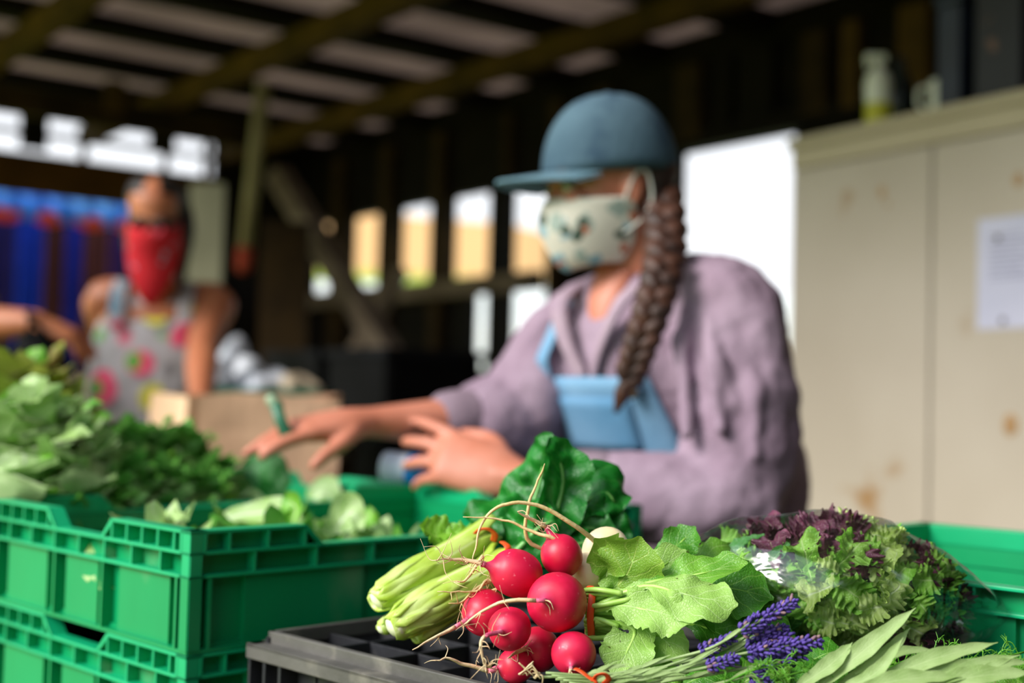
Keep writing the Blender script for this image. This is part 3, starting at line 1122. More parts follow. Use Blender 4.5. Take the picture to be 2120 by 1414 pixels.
# ================= VEGETABLES ON THE BLACK CRATE =================
def radish_mat(name, c1, c2, tail):
    m = bpy.data.materials.new(name); m.use_nodes = True
    t = m.node_tree; b = t.nodes['Principled BSDF']; N = t.nodes.new; L = t.links.new
    tc = N('ShaderNodeTexCoord')
    nz = N('ShaderNodeTexNoise'); nz.inputs['Scale'].default_value = 45; nz.inputs['Detail'].default_value = 4
    L(tc.outputs['Object'], nz.inputs['Vector'])
    r = N('ShaderNodeValToRGB'); r.color_ramp.elements[0].position = .3; r.color_ramp.elements[1].position = .7
    r.color_ramp.elements[0].color = hexc(c1); r.color_ramp.elements[1].color = hexc(c2)
    L(nz.outputs[0], r.inputs[0])
    # fine pale scuffs
    n2 = N('ShaderNodeTexNoise'); n2.inputs['Scale'].default_value = 190; n2.inputs['Detail'].default_value = 3
    L(tc.outputs['Object'], n2.inputs['Vector'])
    r2 = N('ShaderNodeValToRGB'); r2.color_ramp.elements[0].position = .66; r2.color_ramp.elements[1].position = .74
    r2.color_ramp.elements[1].color = (.55, .55, .55, 1)
    L(n2.outputs[0], r2.inputs[0])
    mx = N('ShaderNodeMix'); mx.data_type = 'RGBA'
    L(r2.outputs[0], mx.inputs['Factor']); L(r.outputs[0], mx.inputs['A']); mx.inputs['B'].default_value = hexc('f08a9a')
    # paler skin towards the tail
    uv = N('ShaderNodeUVMap'); uv.uv_map = 'uv'; sp = N('ShaderNodeSeparateXYZ'); L(uv.outputs[0], sp.inputs[0])
    r3 = N('ShaderNodeValToRGB'); r3.color_ramp.elements[0].position = .74; r3.color_ramp.elements[1].position = 1
    r3.color_ramp.elements[1].color = (.8, .8, .8, 1)
    L(sp.outputs['Y'], r3.inputs[0])
    m2 = N('ShaderNodeMix'); m2.data_type = 'RGBA'
    L(r3.outputs[0], m2.inputs['Factor']); L(mx.outputs['Result'], m2.inputs['A']); m2.inputs['B'].default_value = hexc(tail)
    L(m2.outputs['Result'], b.inputs['Base Color'])
    b.inputs['Roughness'].default_value = .43
    b.inputs['Subsurface Weight'].default_value = .12; b.inputs['Subsurface Radius'].default_value = (.01, .002, .002); b.inputs['Subsurface Scale'].default_value = .5
    bp = N('ShaderNodeBump'); bp.inputs['Strength'].default_value = .25; bp.inputs['Distance'].default_value = .001
    L(nz.outputs[0], bp.inputs['Height']); L(bp.outputs[0], b.inputs['Normal'])
    return m


rad_m = radish_mat('radish_skin', 'bc0630', 'dc1e4e', 'e05a88')
root_m = mat('radish_root', 'e0b48c', 'd8c8a0', 120, .6, .2, 300)
rootp_m = mat('radish_root_pink', 'd04470', 'e08a9c', 60, .5, .2, 300)
tan_root = mat('turnip_root', 'd2b878', 'e2cc98', 60, .6, .2, 300)
turn_m = mat('turnip_skin', 'efdcae', 'f6ead0', 30, .4, .1, 90, sss=.1)
orange = mat('orange_rubber', 'e84a1a', 'f0602a', 40, .45)
rad_leaf = leafmat('radish_leaf', '5f9a2c', '7db83c', 'b4d67c', back='a9cf74', spots='6e7a30', vfreq=7, trans=.28)
rad_leaf2 = leafmat('radish_leaf_pale', '93c058', 'a6cf6c', 'cbe6a0', back='8fbf52', spots='5c6a28', vfreq=7, trans=.28)
rad_leaf3 = leafmat('radish_leaf_deep', '3a7a1c', '4f9426', '8fc058', back='7cae48', spots='4a5a20', vfreq=7, trans=.25)
rad_leaf4 = leafmat('radish_leaf_speckled', '8fb545', '7ba838', 'b8cc70', back='a2c468', spots='c9b040', vfreq=6, trans=.28)
stalk_m = mat('leaf_stalk', '8fc04a', 'b0d470', 60, .4, sss=.05)


def rootpath(pts, r0, wig=.0012, n=4):
    pts = smooth_path(pts, n)
    out = []
    for i, p in enumerate(pts):
        t = i / (len(pts) - 1)
        out.append(p + V((mnoise.noise(p * 130), mnoise.noise(p * 130 + V((7, 0, 0))), mnoise.noise(p * 130 + V((0, 9, 0))))) * wig * 2 * t)
    rad = [max(.0002, r0 * (1 - i / (len(pts) - 1)) ** .8 + .0003) for i in range(len(pts))]
    return out, rad


RB = random.Random(11)


def hairs(mb, path, rad, n, ln):
    for _ in range(n):
        i = RB.randrange(1, len(path))
        p = path[i]
        d = V((RB.uniform(-1, 1), RB.uniform(-1, .3), RB.uniform(-1, 1))).normalized()
        q = [p, p + d * ln * .5 + V((0, 0, RB.uniform(-.3, .3) * ln)), p + d * ln + V((RB.uniform(-.4, .4), 0, RB.uniform(-.4, .4))) * ln]
        mb.tube(smooth_path(q, 4), [.00035 * (1 - k / 9) + .00008 for k in range(9)], 5)


def radish(px, py, d, rpx, tailpx, root, label, elong=1.0, nh=8, hl=.012, neck=.0, pink=.35, rr=.0022):
    """tailpx: (px,py,dd) point the tail points at; root: list of (px,py,d) following the tail"""
    c = P(px, py, d)
    r = rpx / FPX * d
    tail = (P(*tailpx) - c).normalized()
    o = thing('radish', c, label, 'radish', 'radishes in the banded bunch')
    X = tail.orthogonal().normalized()
    Y = tail.cross(X)
    M = Matrix.Translation(c) @ Matrix((X, Y, tail)).transposed().to_4x4()
    pr = []
    n = 26
    for i in range(n + 1):
        th = PI * i / n
        z = -math.cos(th)
        rr_ = abs(math.sin(th)) ** .92
        z2 = z * elong
        pr.append([r * rr_, r * z2])
    # the tail end runs out into a concave taper
    pr = [q for q in pr if q[1] / (r * elong) < .87]
    zc, rc, Lc = .885 * r * elong, .465 * r, r * (.42 + neck)
    for k_ in range(0, 11):
        kk = k_ / 10
        pr.append([rc * (1 - kk) ** 2.3 + rr * 1.05 * kk, zc + Lc * kk])
    pr[0][0] = .003
    m_ = MB()
    m_.lathe([tuple(q) for q in pr], M, 32)
    m_.v = [tuple(V(v) + (V(v) - c) * (.035 * mnoise.noise(V(v) * 38))) for v in m_.v]
    m_.build('root_bulb', rad_m, o, smooth=True)
    tp = c + tail * (zc + Lc)
    rp_ = [P(*q) for q in root]
    while len(rp_) > 1 and (rp_[0] - tp).dot(tail) < .35 * r:
        rp_.pop(0)
    path, rad = rootpath([tp - tail * r * .08, tp + tail * r * .08] + rp_, rr, .0008)
    k = max(2, int(len(path) * pink))
    tr = MB().tube(path[:k + 1], rad[:k + 1], 9).build('taproot', rootp_m, o, smooth=True)
    m3 = MB().tube(path[k:], rad[k:], 7)
    hairs(m3, path, rad, nh, hl)
    e = m3.build('root_hair', root_m, tr, smooth=True)
    return o


R1 = radish(1153, 1247, .915, 62, (1085, 1238, .86), [(1060, 1243, .888), (1010, 1258, .895), (965, 1290, .90), (957, 1300, .905)],
            'biggest red radish, in front under the topmost one, its thin root bending left', nh=14, hl=.010, rr=.0016, pink=.25)
R2 = radish(1163, 1151, .955, 43, (1128, 1085, .955), [(1118, 1092, .955), (1095, 1072, .95), (1070, 1058, .945)],
            'red radish at the top of the bunch with its root pointing up', elong=1.05, nh=10, neck=.16)
R3 = radish(1069, 1187, .94, 50, (965, 1158, .925), [(985, 1159, .935), (950, 1158, .93), (905, 1158, .925)],
            'oval red radish at the upper left of the bunch, hairy root towards the pale stalks', elong=1.12, nh=16, hl=.016, neck=.22, pink=.3)
R4 = radish(1006, 1268, .95, 49, (930, 1300, .92), [(935, 1302, .925), (900, 1318, .915), (855, 1347, .905)],
            'red radish at the far left, its long pinkish root sloping over the crate', elong=1.0, nh=6, hl=.008, pink=.45)
R5 = radish(1055, 1302, .905, 45, (1005, 1320, .86), [(1004, 1318, .878), (995, 1340, .875), (1005, 1375, .875), (1030, 1385, .88)],
            'round red radish in the lower front with many fine root hairs on its face', nh=22, hl=.011, rr=.0018, pink=.4)
R6 = radish(1112, 1345, .94, 47, (1060, 1340, .90), [(1066, 1352, .915), (1050, 1362, .905)],
            'half hidden red radish low in the middle, behind the round one', nh=10, hl=.008)
R7 = radish(1068, 1378, .925, 37, (1010, 1388, .915), [(1010, 1388, .915), (960, 1375, .91), (930, 1362, .905), (902, 1366, .9)],
            'lowest red radish, its pink root lying left across the black lattice', nh=5, hl=.01, pink=.4)
R8 = radish(1187, 1354, .90, 47, (1180, 1398, .875), [(1180, 1404, .885), (1172, 1416, .885)],
            'flattened red radish at the bottom right of the bunch beside the pale leaves', elong=.88, nh=6, hl=.006, rr=.0014)
RADS = [R1, R2, R3, R4, R5, R6, R7, R8]

# extra thin roots hanging at the lower left of R4
def lobed(L1, w, neck=.35, n=2):
    return prof([(0, .0022), (neck * .6, .0026), (neck * .8, w * .22), (neck * .95, w * .12), (neck + .12, w * .75), (.72, w), (.88, w * .85), (1, w * .05)])


NV = V((-.25, -.75, .6))


def rleaf(parent, pts, w, m=rad_leaf, nrm=NV, neck=.3, name='leaf', ruf=.004, teeth=.07, tf=9, cup=.15, flip=False, twist=0, rf=3):
    mb = MB()
    sp = [P(*q) for q in pts]
    n_ = V(nrm) * (-1 if flip else 1)
    leaf(mb, sp, lobed(1, w, neck), n_, n=34, m=14, cup=cup * (-1 if flip else 1), ruf=ruf, rf=rf, teeth=teeth, tf=tf, twist=twist, bumpy=.0022)
    lf = mb.build(name, m, parent, smooth=True)
    st = smooth_path(sp, 5)
    k = int(len(st) * .86)
    s2 = MB().tube([p - n_.normalized() * .0009 for p in st[:k]], [.0022 * (1 - i / k) + .0004 for i in range(k)], 7)
    s2.build('stalk', stalk_m, lf, smooth=True)
    return lf


B0 = (1228, 1262, .935)
rleaf(R2, [(1222, 1240, .95), (1262, 1225, .955), (1300, 1185, .95), (1325, 1110, .945)], .026, rad_leaf4, (-.1, -.9, .35), .22, ruf=.005)
rleaf(R2, [(1225, 1245, .96), (1280, 1190, .965), (1230, 1115, .955)], .018, rad_leaf4, (-.2, -.8, .5), .2)
rleaf(R1, [(1228, 1255, .945), (1300, 1225, .95), (1360, 1180, .955), (1420, 1138, .96)], .014, rad_leaf2, (-.1, -.9, .5), .45)
rleaf(R3, [(1225, 1250, .95), (1270, 1225, .955), (1262, 1190, .95)], .012, rad_leaf2, NV, .3)
rleaf(R1, [(1228, 1258, .93), (1335, 1212, .92), (1430, 1235, .905), (1528, 1252, .895)], .0195, rad_leaf2, (.05, -.75, .7), .36, teeth=.05, cup=-.1)
rleaf(R3, [(1230, 1245, .95), (1345, 1205, .94), (1430, 1190, .935), (1548, 1165, .93)], .017, rad_leaf, (.1, -.6, .85), .36)
rleaf(R4, [(1230, 1250, .955), (1380, 1200, .96), (1500, 1215, .955), (1602, 1240, .95)], .024, rad_leaf3, (0, -.8, .6), .35)
rleaf(R6, [(1230, 1260, .95), (1400, 1250, .96), (1520, 1195, .975), (1625, 1205, .98)], .020, rad_leaf3, (0, -.6, .8), .4)
rleaf(R6, [(1230, 1262, .93), (1290, 1255, .92), (1370, 1270, .905), (1432, 1290, .895)], .0165, rad_leaf2, (-.05, -.9, .5), .2, teeth=.1, tf=12)
rleaf(R5, [(1232, 1285, .925), (1310, 1300, .92), (1300, 1345, .905), (1268, 1400, .895)], .019, rad_leaf2, (-.1, -.9, .4), .3, teeth=.05)
rleaf(R7, [(1232, 1290, .93), (1330, 1300, .93), (1380, 1330, .92), (1410, 1378, .905)], .013, rad_leaf2, (0, -.9, .5), .4)
rleaf(R8, [(1232, 1290, .93), (1320, 1300, .935), (1350, 1330, .925), (1362, 1360, .92)], .012, rad_leaf4, (0, -.9, .5), .4)
rleaf(R8, [(1235, 1275, .945), (1420, 1290, .95), (1500, 1320, .94), (1560, 1370, .93)], .020, rad_leaf3, (.1, -.8, .6), .35)
rleaf(R7, [(1235, 1270, .95), (1420, 1270, .955), (1540, 1290, .95), (1660, 1330, .95)], .020, rad_leaf3, (.1, -.7, .7), .35)
rleaf(R2, [(1235, 1240, .965), (1330, 1180, .975), (1400, 1130, .985), (1440, 1090, .99)], .014, rad_leaf3, (-.1, -.8, .6), .4)
rleaf(R4, [(1235, 1255, .97), (1400, 1190, .985), (1480, 1160, .99), (1560, 1180, .99)], .018, rad_leaf, (.1, -.6, .85), .4)
# stalk ends just right of the band
m_ = MB()
for i in range(16):
    y = 1222 + i * 6.4
    q = [P(1212, y, .935 + .001 * (i % 5)), P(1240, y + RB.uniform(-4, 4), .925 + .004 * (i % 5)), P(1285 + RB.uniform(-10, 40), y + RB.uniform(-18, 18), .92 + .006 * (i % 5)), ]
    m_ = MB().tube(smooth_path(q, 6), [.0020] * 13, 7)
    m_.build('stalk', stalk_m, RADS[i % 8], smooth=True)
# rubber band round the radish stalks
m_ = MB()
cN = P(1222, 1268, .938)
pp = []
for i in range(33):
    a = 2 * PI * i / 32
    pp.append(cN + Z * (.0185 * math.cos(a)) + V((.012, -1, 0)).normalized() * (.012 * math.sin(a)) + V((.0008 * math.sin(3 * a), 0, 0)))
m_.tube(pp, [(.0008, .0026)] * 33, 8, True, side=V((1, 0, 0)))
tag(m_.build('rubber_band', orange, smooth=True), 'orange rubber band around the radish stalks', 'rubber band')

# ---- turnips behind ----
def turnip(px, py, d, rpx, tail, root, label, flat=.85):
    c = P(px, py, d); r = rpx / FPX * d
    o = thing('white_turnip', c, label, 'turnip', 'white turnips behind the radishes')
    tl = (P(*tail) - c).normalized(); X = tl.orthogonal().normalized(); Y = tl.cross(X)
    M = Matrix.Translation(c) @ Matrix((X, Y, tl)).transposed().to_4x4()
    pr = []
    for i in range(21):
        th = PI * i / 20; z = -math.cos(th) * flat; rr_ = math.sin(th)
        if z > .6 * flat:
            z += .25 * ((z / flat - .6) / .4) ** 2
        pr.append((max(r * rr_, .0018), r * z))
    m_ = MB().lathe(pr, M, 26)
    m_.v = [tuple(V(v) + (V(v) - c) * (.06 * mnoise.noise(V(v) * 30))) for v in m_.v]
    m_.build('root_bulb', turn_m, o, smooth=True)
    path, rad = rootpath([c + tl * r * .8, c + tl * r * 1.1] + [P(*q) for q in root], .0019, .0006, 6)
    MB().tube(path, rad, 8).build('taproot', tan_root, o, smooth=True)
    return o


T1 = turnip(1253, 1140, .985, 50, (1215, 1105, .96), [(1185, 1085, .96), (1110, 1045, .955), (1040, 1046, .95), (1000, 1080, .95), (985, 1130, .945), (978, 1160, .94)],
       'upper white turnip behind the top radish, its long root arching over to the left')
T2 = turnip(1222, 1180, .972, 40, (1180, 1150, .95), [(1150, 1118, .95), (1100, 1100, .95), (1040, 1076, .95), (960, 1070, .945)],
       'lower white turnip right beside the top radish, with a straight root above the radishes')
T3 = turnip(1270, 1178, .995, 40, (1190, 1140, .985), [(1100, 1125, .975), (1094, 1050, .97), (1118, 985, .965), (1130, 960, .96)],
       'white turnip half covered by the speckled leaf, its thin root standing against the dark leaves')
for o, pts in ((T1, [(1270, 1185, .99), (1250, 1210, .98), (1240, 1250, .97)]), (T2, [(1235, 1200, .97), (1240, 1230, .965), (1238, 1260, .96)])):
    MB().tube(smooth_path([P(*q) for q in pts], 5), .0035, 8).build('stalk', mat('turnip_stalk', 'e0d0a0', 'c8cc88', 50, .5), o, smooth=True)

# loose thin roots between the radishes and the pale stalks belong to the turnip bunch
for o, pts in ((T2, [(1075, 1215, .95), (1040, 1190, .945), (1000, 1170, .94), (955, 1150, .935)]),
               (T1, [(1040, 1195, .96), (990, 1215, .95), (960, 1245, .94), (930, 1250, .935)]),
               (T3, [(1075, 1205, .95), (1010, 1225, .95), (975, 1235, .945), (950, 1260, .94)]),
               (T3, [(1060, 1225, .95), (1010, 1200, .95), (985, 1225, .945), (905, 1225, .935)]),
               (T1, [(1000, 1150, .95), (965, 1200, .945), (940, 1205, .94)])):
    path, rad = rootpath([P(*q) for q in pts], .0011, .001, 6)
    mm = MB().tube(path, rad, 6); hairs(mm, path, rad, 6, .01)
    mm.build('side_root', tan_root, o, smooth=True)

# ---- pak choi heads with pale stalks, bound with orange bands; dark leaf tops ----
pale_stalk = leafmat('pale_leaf_stalk', 'b2d244', 'cce478', 'e2f0ac', vfreq=0.5, rough=.3, trans=.25, midw=.16, bump=.15)
dark_leaf = leafmat('dark_crinkled_leaf', '0f6a1c', '1d8428', '4a9c40', back='38883c', vfreq=8, rough=.36, trans=.18, bump=.3, midw=.03)
light_leaf = leafmat('light_leaf_top', '6fae2a', '88c038', 'b8dc70', vfreq=6, rough=.35, trans=.3)
RP = random.Random(5)


def pak(label, base, top, w, n, spread, dark=None):
    """base/top pixel triples; n stalks"""
    b0, t0 = P(*base), P(*top)
    o = thing('leafy_green_head', b0, label, 'leafy green', 'pale stalked leafy heads tied in a bunch')
    ax = (t0 - b0)
    sd = ax.normalized().cross(F).normalized()
    up = sd.cross(ax.normalized()).normalized()
    for i in range(n):
        an = 2 * PI * i / n + .4
        off = sd * math.cos(an) + up * math.sin(an)
        s0 = b0 + off * w * .35 + ax * RP.uniform(-.03, .03)
        s1 = b0 + ax * .35 + off * (w * .62)
        s2 = b0 + ax * .75 + off * (w * .55)
        s3 = t0 + off * (w * .4 + spread * RP.uniform(.2, 1)) + ax * RP.uniform(-.08, .12)
        mb = MB()
        ww = w * .62
        leaf(mb, [s0, s1, s2, s3], prof([(0, ww * .55), (.06, ww * .95), (.3, ww), (.6, ww * .72), (.85, ww * .6), (1, ww * .4)]), off, n=22, m=10, cup=-.55, ruf=.0005)
        mb.build('stalk', pale_stalk, o, smooth=True, solid=.0022)
    mb = MB()
    mb.ball(b0 + ax * .03, (w * .42, w * .42, w * .3), Matrix((sd, up, ax.normalized())).transposed(), 14, 8, jit=.2, jf=60)
    mb.build('base', mat('pale_cut_base', 'dfe8b8', 'eef2d8', 60, .4, sss=.1), o, smooth=True)
    return o


K1 = pak('pale green leafy head lying uppermost, cut base pointing down at the green crate', (778, 1243, 1.02), (1010, 1105, 1.075), .021, 7, .006)
K2 = pak('pale green leafy head lying nearest the radishes, its ribbed stalks fanning right', (812, 1298, 1.0), (1060, 1160, 1.05), .024, 8, .012)
K3 = pak('short pale green stalks poking out below the other leafy heads onto the black lattice', (862, 1318, 1.01), (1020, 1210, 1.06), .011, 4, .006)
K4 = pak('small pale stalk end lowest at the left, resting on the crate edge', (788, 1303, 1.02), (850, 1262, 1.04), .010, 4, .003)
# a short curled leaf tip at the top of K1
mb = MB()
leaf(mb, [P(960, 1140, 1.08), P(900, 1108, 1.08), P(868, 1088, 1.075)], prof([(0, .012), (.5, .018), (.85, .010), (1, .001)]), (-.2, -.6, .8), n=16, m=8, cup=.4, ruf=.003, bumpy=.003)
mb.build('leaf_blade', light_leaf, K1, smooth=True)
mb = MB()
leaf(mb, [P(1000, 1120, 1.08), P(950, 1112, 1.08), P(905, 1112, 1.078)], prof([(0, .012), (.5, .014), (.85, .008), (1, .001)]), (-.2, -.5, .9), n=16, m=8, cup=.3, ruf=.003, bumpy=.003)
mb.build('leaf_blade', light_leaf, K1, smooth=True)


def dark(o, pts, wpts, nrm, cup=.2, ruf=.006, rf=3, twist=0, m=None, bumpy=.008):
    mb = MB()
    leaf(mb, [P(*q) for q in pts], prof(wpts), nrm, n=40, m=18, cup=cup, ruf=ruf, rf=rf, bumpy=bumpy, twist=twist)
    mb.build('leaf_blade', m or dark_leaf, o, smooth=True)
    st = smooth_path([P(*q) for q in pts], 5)
    MB().tube([p + V(nrm).normalized() * .0005 for p in st[:-2]], [.0026 * (1 - i / len(st)) + .0005 for i in range(len(st) - 2)], 7).build('midrib', mat('leaf_midrib', '5aa04a', '7ab860', 40, .4), o, smooth=True)


W0 = [(0, .012), (.25, .030), (.55, .042), (.8, .030), (.95, .012), (1, .002)]
dark(K1, [(1060, 1130, 1.10), (1090, 1080, 1.11), (1120, 990, 1.12), (1132, 895, 1.115)], [(0, .018), (.3, .052), (.55, .040), (.8, .020), (.95, .010), (1, .003)], (-.35, -.85, .35), cup=-.25, ruf=.004)
dark(K2, [(1120, 1130, 1.08), (1150, 1060, 1.085), (1165, 985, 1.09), (1140, 905, 1.09)], [(0, .012), (.3, .02), (.7, .022), (.92, .014), (1, .003)], (.35, -.8, .4), cup=.5, ruf=.002, m=dark_leaf)
dark(K1, [(1080, 1110, 1.10), (1050, 1080, 1.10), (1000, 1075, 1.11), (985, 1095, 1.11)], [(0, .012), (.4, .030), (.8, .022), (1, .003)], (-.3, -.7, .6), cup=-.2)
dark(K2, [(1120, 1110, 1.10), (1190, 1060, 1.10), (1250, 1020, 1.10), (1285, 1060, 1.10)], [(0, .012), (.35, .036), (.7, .032), (.93, .018), (1, .003)], (.2, -.85, .5), cup=-.3, ruf=.007)
dark(K3, [(1110, 1130, 1.09), (1170, 1100, 1.09), (1240, 1095, 1.095), (1310, 1110, 1.10)], [(0, .012), (.35, .034), (.7, .030), (.93, .016), (1, .003)], (.1, -.9, .4), cup=-.15, ruf=.006)
dark(K2, [(1060, 1150, 1.07), (1090, 1120, 1.07), (1120, 1090, 1.07), (1160, 1075, 1.07)], [(0, .014), (.4, .030), (.8, .026), (1, .003)], (-.1, -.9, .4), cup=-.1, ruf=.005)
dark(K3, [(1110, 1150, 1.08), (1180, 1130, 1.08), (1240, 1120, 1.085)], [(0, .014), (.5, .022), (1, .003)], (-.1, -.9, .4), cup=-.1, ruf=.005)
for o_, (x0, y0, x1, y1, d_) , lab in ((K1, (985, 1100, 1020, 1112, 1.06), 'orange band bent around the upper leafy head, at the foot of the dark leaves'), (K2, (1040, 1128, 1052, 1165, 1.045), 'short upright piece of orange band behind the upper left radish')):
    m_ = MB()
    a_, b_2 = P(x0, y0, d_), P(x1, y1, d_)
    if o_ is K1:
        pts = [P(985, 1104, 1.04), P(995, 1096, 1.035), P(1012, 1096, 1.035), P(1024, 1106, 1.04), P(1022, 1120, 1.05)]
    else:
        pts = [P(1040, 1122, 1.035), P(1050, 1130, 1.02), P(1052, 1145, 1.02), P(1045, 1168, 1.035)]
    m_.tube(smooth_path(pts, 5), (.0028, .001), 8) if False else m_.tube(smooth_path(pts, 5), [(.0028, .0009)] * (4 * 5 + 1 if o_ is K1 else 16), 8)
    tag(m_.build('rubber_band', orange, smooth=True), lab, 'rubber band')

# ================= SALAD BAG =================
def film_mat():
    m = bpy.data.materials.new('clear_plastic_film'); m.use_nodes = True
    t = m.node_tree; N = t.nodes.new; L = t.links.new
    t.nodes.remove(t.nodes['Principled BSDF'])
    tr = N('ShaderNodeBsdfTransparent'); tr.inputs[0].default_value = (.97, .985, .99, 1)
    gl = N('ShaderNodeBsdfGlossy'); gl.inputs['Roughness'].default_value = .2
    lw = N('ShaderNodeLayerWeight'); lw.inputs['Blend'].default_value = .28
    tc = N('ShaderNodeTexCoord'); nz = N('ShaderNodeTexNoise'); nz.inputs['Scale'].default_value = 14; nz.inputs['Detail'].default_value = 3
    nz.inputs['Distortion'].default_value = 1.5
    L(tc.outputs['Object'], nz.inputs['Vector'])
    bp = N('ShaderNodeBump'); bp.inputs['Strength'].default_value = .55; bp.inputs['Distance'].default_value = .012
    L(nz.outputs[0], bp.inputs['Height']); L(bp.outputs[0], gl.inputs['Normal']); L(bp.outputs[0], lw.inputs['Normal'])
    ma = N('ShaderNodeMath'); ma.operation = 'MULTIPLY_ADD'; ma.inputs[1].default_value = .45; ma.inputs[2].default_value = .11
    L(lw.outputs['Fresnel'], ma.inputs[0])
    mx = N('ShaderNodeMixShader'); L(ma.outputs[0], mx.inputs[0]); L(tr.outputs[0], mx.inputs[1]); L(gl.outputs[0], mx.inputs[2])
    L(mx.outputs[0], t.nodes['Material Output'].inputs[0])
    return m


film = film_mat()
BC = P(1718, 1208, 1.03)
BRX, BRY, BRZ = .108, .070, .052
bag = thing('salad_bag', V((BC.x, BC.y, CAMZ - .204)), 'clear plastic bag stuffed with mixed salad leaves on the black crate', 'bag')
mb = MB()
vs, fs = [], []
SG, RG = 72, 44
for i in range(RG + 1):
    th = PI * i / RG
    for k in range(SG):
        ph = 2 * PI * k / SG
        d = V((math.sin(th) * math.cos(ph), math.sin(th) * math.sin(ph), math.cos(th)))
        sx_ = abs(d.x) ** .85 * (1 if d.x > 0 else -1)
        q = V((sx_ * BRX * 1.08, d.y * BRY * 1.12, d.z * BRZ * (1.1 if d.z > 0 else 1.22)))
        n1 = mnoise.noise(q * 26); n2 = abs(mnoise.noise(q * 55 + V((3, 1, 2))))
        q *= 1 + .07 * n1 + .05 * (n2 - .2)
        # slack film gathering to the right and the left
        if d.x > .75:
            q.x += .018 * (d.x - .75) / .25; q.z *= 1 - .25 * (d.x - .75) / .25
        if d.x < -.8:
            q.x -= .022 * (-d.x - .8) / .2
        p = BC + q
        p.z -= .12 * q.x if q.x > 0 else 0
        p.z = max(p.z, CAMZ - .2045)
        vs.append(p)
for i in range(RG):
    for k in range(SG):
        k2 = (k + 1) % SG
        fs.append((i * SG + k, (i + 1) * SG + k, (i + 1) * SG + k2, i * SG + k2))
mb.add(vs, fs)
mb.build('film', film, bag, smooth=True)
mb = MB()
vs, fs = [], []
for i in range(19):
    for j in range(13):
        u, v = i / 18, j / 12
        p = P(1895 + 100 * u, 1120 + 60 * u + 190 * v * (1 - .3 * u), 1.05 - .05 * v) + V((0, .010 * mnoise.noise(V((u * 5, v * 5, 0))), .012 * mnoise.noise(V((u * 4, v * 6, 4)))))
        p.z = max(p.z, CAMZ - .2)
        vs.append(p)
for i in range(18):
    for j in range(12):
        a_ = i * 13 + j
        fs.append((a_, a_ + 13, a_ + 14, a_ + 1))
mb.add(vs, fs)
mb.build('slack_corner', film, bag, smooth=True, solid=.0004)

sal_m = [leafmat('frilly_lettuce_light', 'bcdc6c', 'd2ea90', 'e8f4c8', vfreq=5, trans=.35, rough=.4, midw=.12),
         leafmat('frilly_lettuce_mid', '78bc3c', '98d052', 'c4e490', vfreq=5, trans=.3, rough=.4, midw=.1),
         leafmat('frilly_lettuce_purple', '582840', '7a3e58', '8a7c64', vfreq=5, trans=.2, rough=.4, midw=.05),
         leafmat('baby_leaf_dark', '387c34', '4c9a40', '8abc70', vfreq=6, trans=.25, rough=.35)]
RS = random.Random(21)
sal_lab = ['pale green frilly lettuce leaf inside the clear salad bag', 'mid green frilly lettuce leaf inside the clear salad bag',
           'purple red frilly lettuce leaf inside the clear salad bag', 'smooth dark green baby leaf inside the clear salad bag']
sal_grp = ['pale frilly leaves in the bag', 'mid green frilly leaves in the bag', 'purple leaves in the bag', 'dark baby leaves in the bag']
sal_protos = {}
for kd in range(4):
    for vnt in range(4 if kd < 3 else 2):
        mb = MB()
        Ln = RS.uniform(.034, .05)
        if kd < 3:
            leaf(mb, [V((0, 0, 0)), V((Ln * .35, 0, .006)), V((Ln * .7, 0, .004)), V((Ln, 0, -.006))], prof([(0, .003), (.3, .007), (.7, .017), (.92, .014), (1, .003)]),
                 V((0, 0, 1)), n=60, m=14, cup=.3, ruf=.0042, rf=9.3, teeth=.10, tf=13, bumpy=.011)
        else:
            leaf(mb, [V((0, 0, 0)), V((Ln * .5, 0, .004)), V((Ln, 0, 0))], prof([(0, .002), (.3, .006), (.7, .012), (1, .001)]), V((0, 0, 1)), n=16, m=8, cup=.3, ruf=.001)
        me = bpy.data.meshes.new('salad_leaf')
        me.from_pydata(mb.v, [], mb.f)
        ul = me.uv_layers.new(name='uv')
        for lp in me.loops:
            ul.data[lp.index].uv = mb.uv[lp.vertex_index]
        for p_ in me.polygons:
            p_.use_smooth = True
        me.materials.append(sal_m[kd])
        sal_protos[(kd, vnt)] = me
for i in range(230):
    while True:
        q = V((RS.uniform(-1, 1), RS.uniform(-1, 1), RS.uniform(-1, 1)))
        if .62 < q.length < .98 and (q.y < .3 or q.z > .25):
            break
    c = BC + V((q.x * BRX * .98, q.y * BRY * .92, q.z * BRZ * .98))
    c.z -= .12 * max(0, c.x - BC.x)
    if c.z < CAMZ - .195:
        c.z = CAMZ - .195
    x, z = q.x, q.z
    if (-.62 < x < .12 and z > .5) or (x > .45 and RS.random() < .42) or RS.random() < .07:
        kd = 2
    elif x > -.25 and x < .6 and RS.random() < .55:
        kd = 0
    elif RS.random() < .2:
        kd = 3
    else:
        kd = 1
    nrm = (q + V((RS.uniform(-.5, .5), RS.uniform(-.9, .1), RS.uniform(-.4, .6)))).normalized()
    X = nrm.orthogonal().normalized()
    X = Matrix.Rotation(RS.uniform(0, 6.28), 3, nrm) @ X
    Y = nrm.cross(X)
    o = bpy.data.objects.new('salad_leaf', sal_protos[(kd, RS.randrange(4 if kd < 3 else 2))])
    col.objects.link(o)
    s_ = RS.uniform(.62, .92)
    o.matrix_world = Matrix.Translation(c - X * .02 * s_) @ Matrix((X, Y, nrm)).transposed().to_4x4() @ Matrix.Scale(s_, 4)
    tag(o, sal_lab[kd], 'salad leaf', sal_grp[kd])

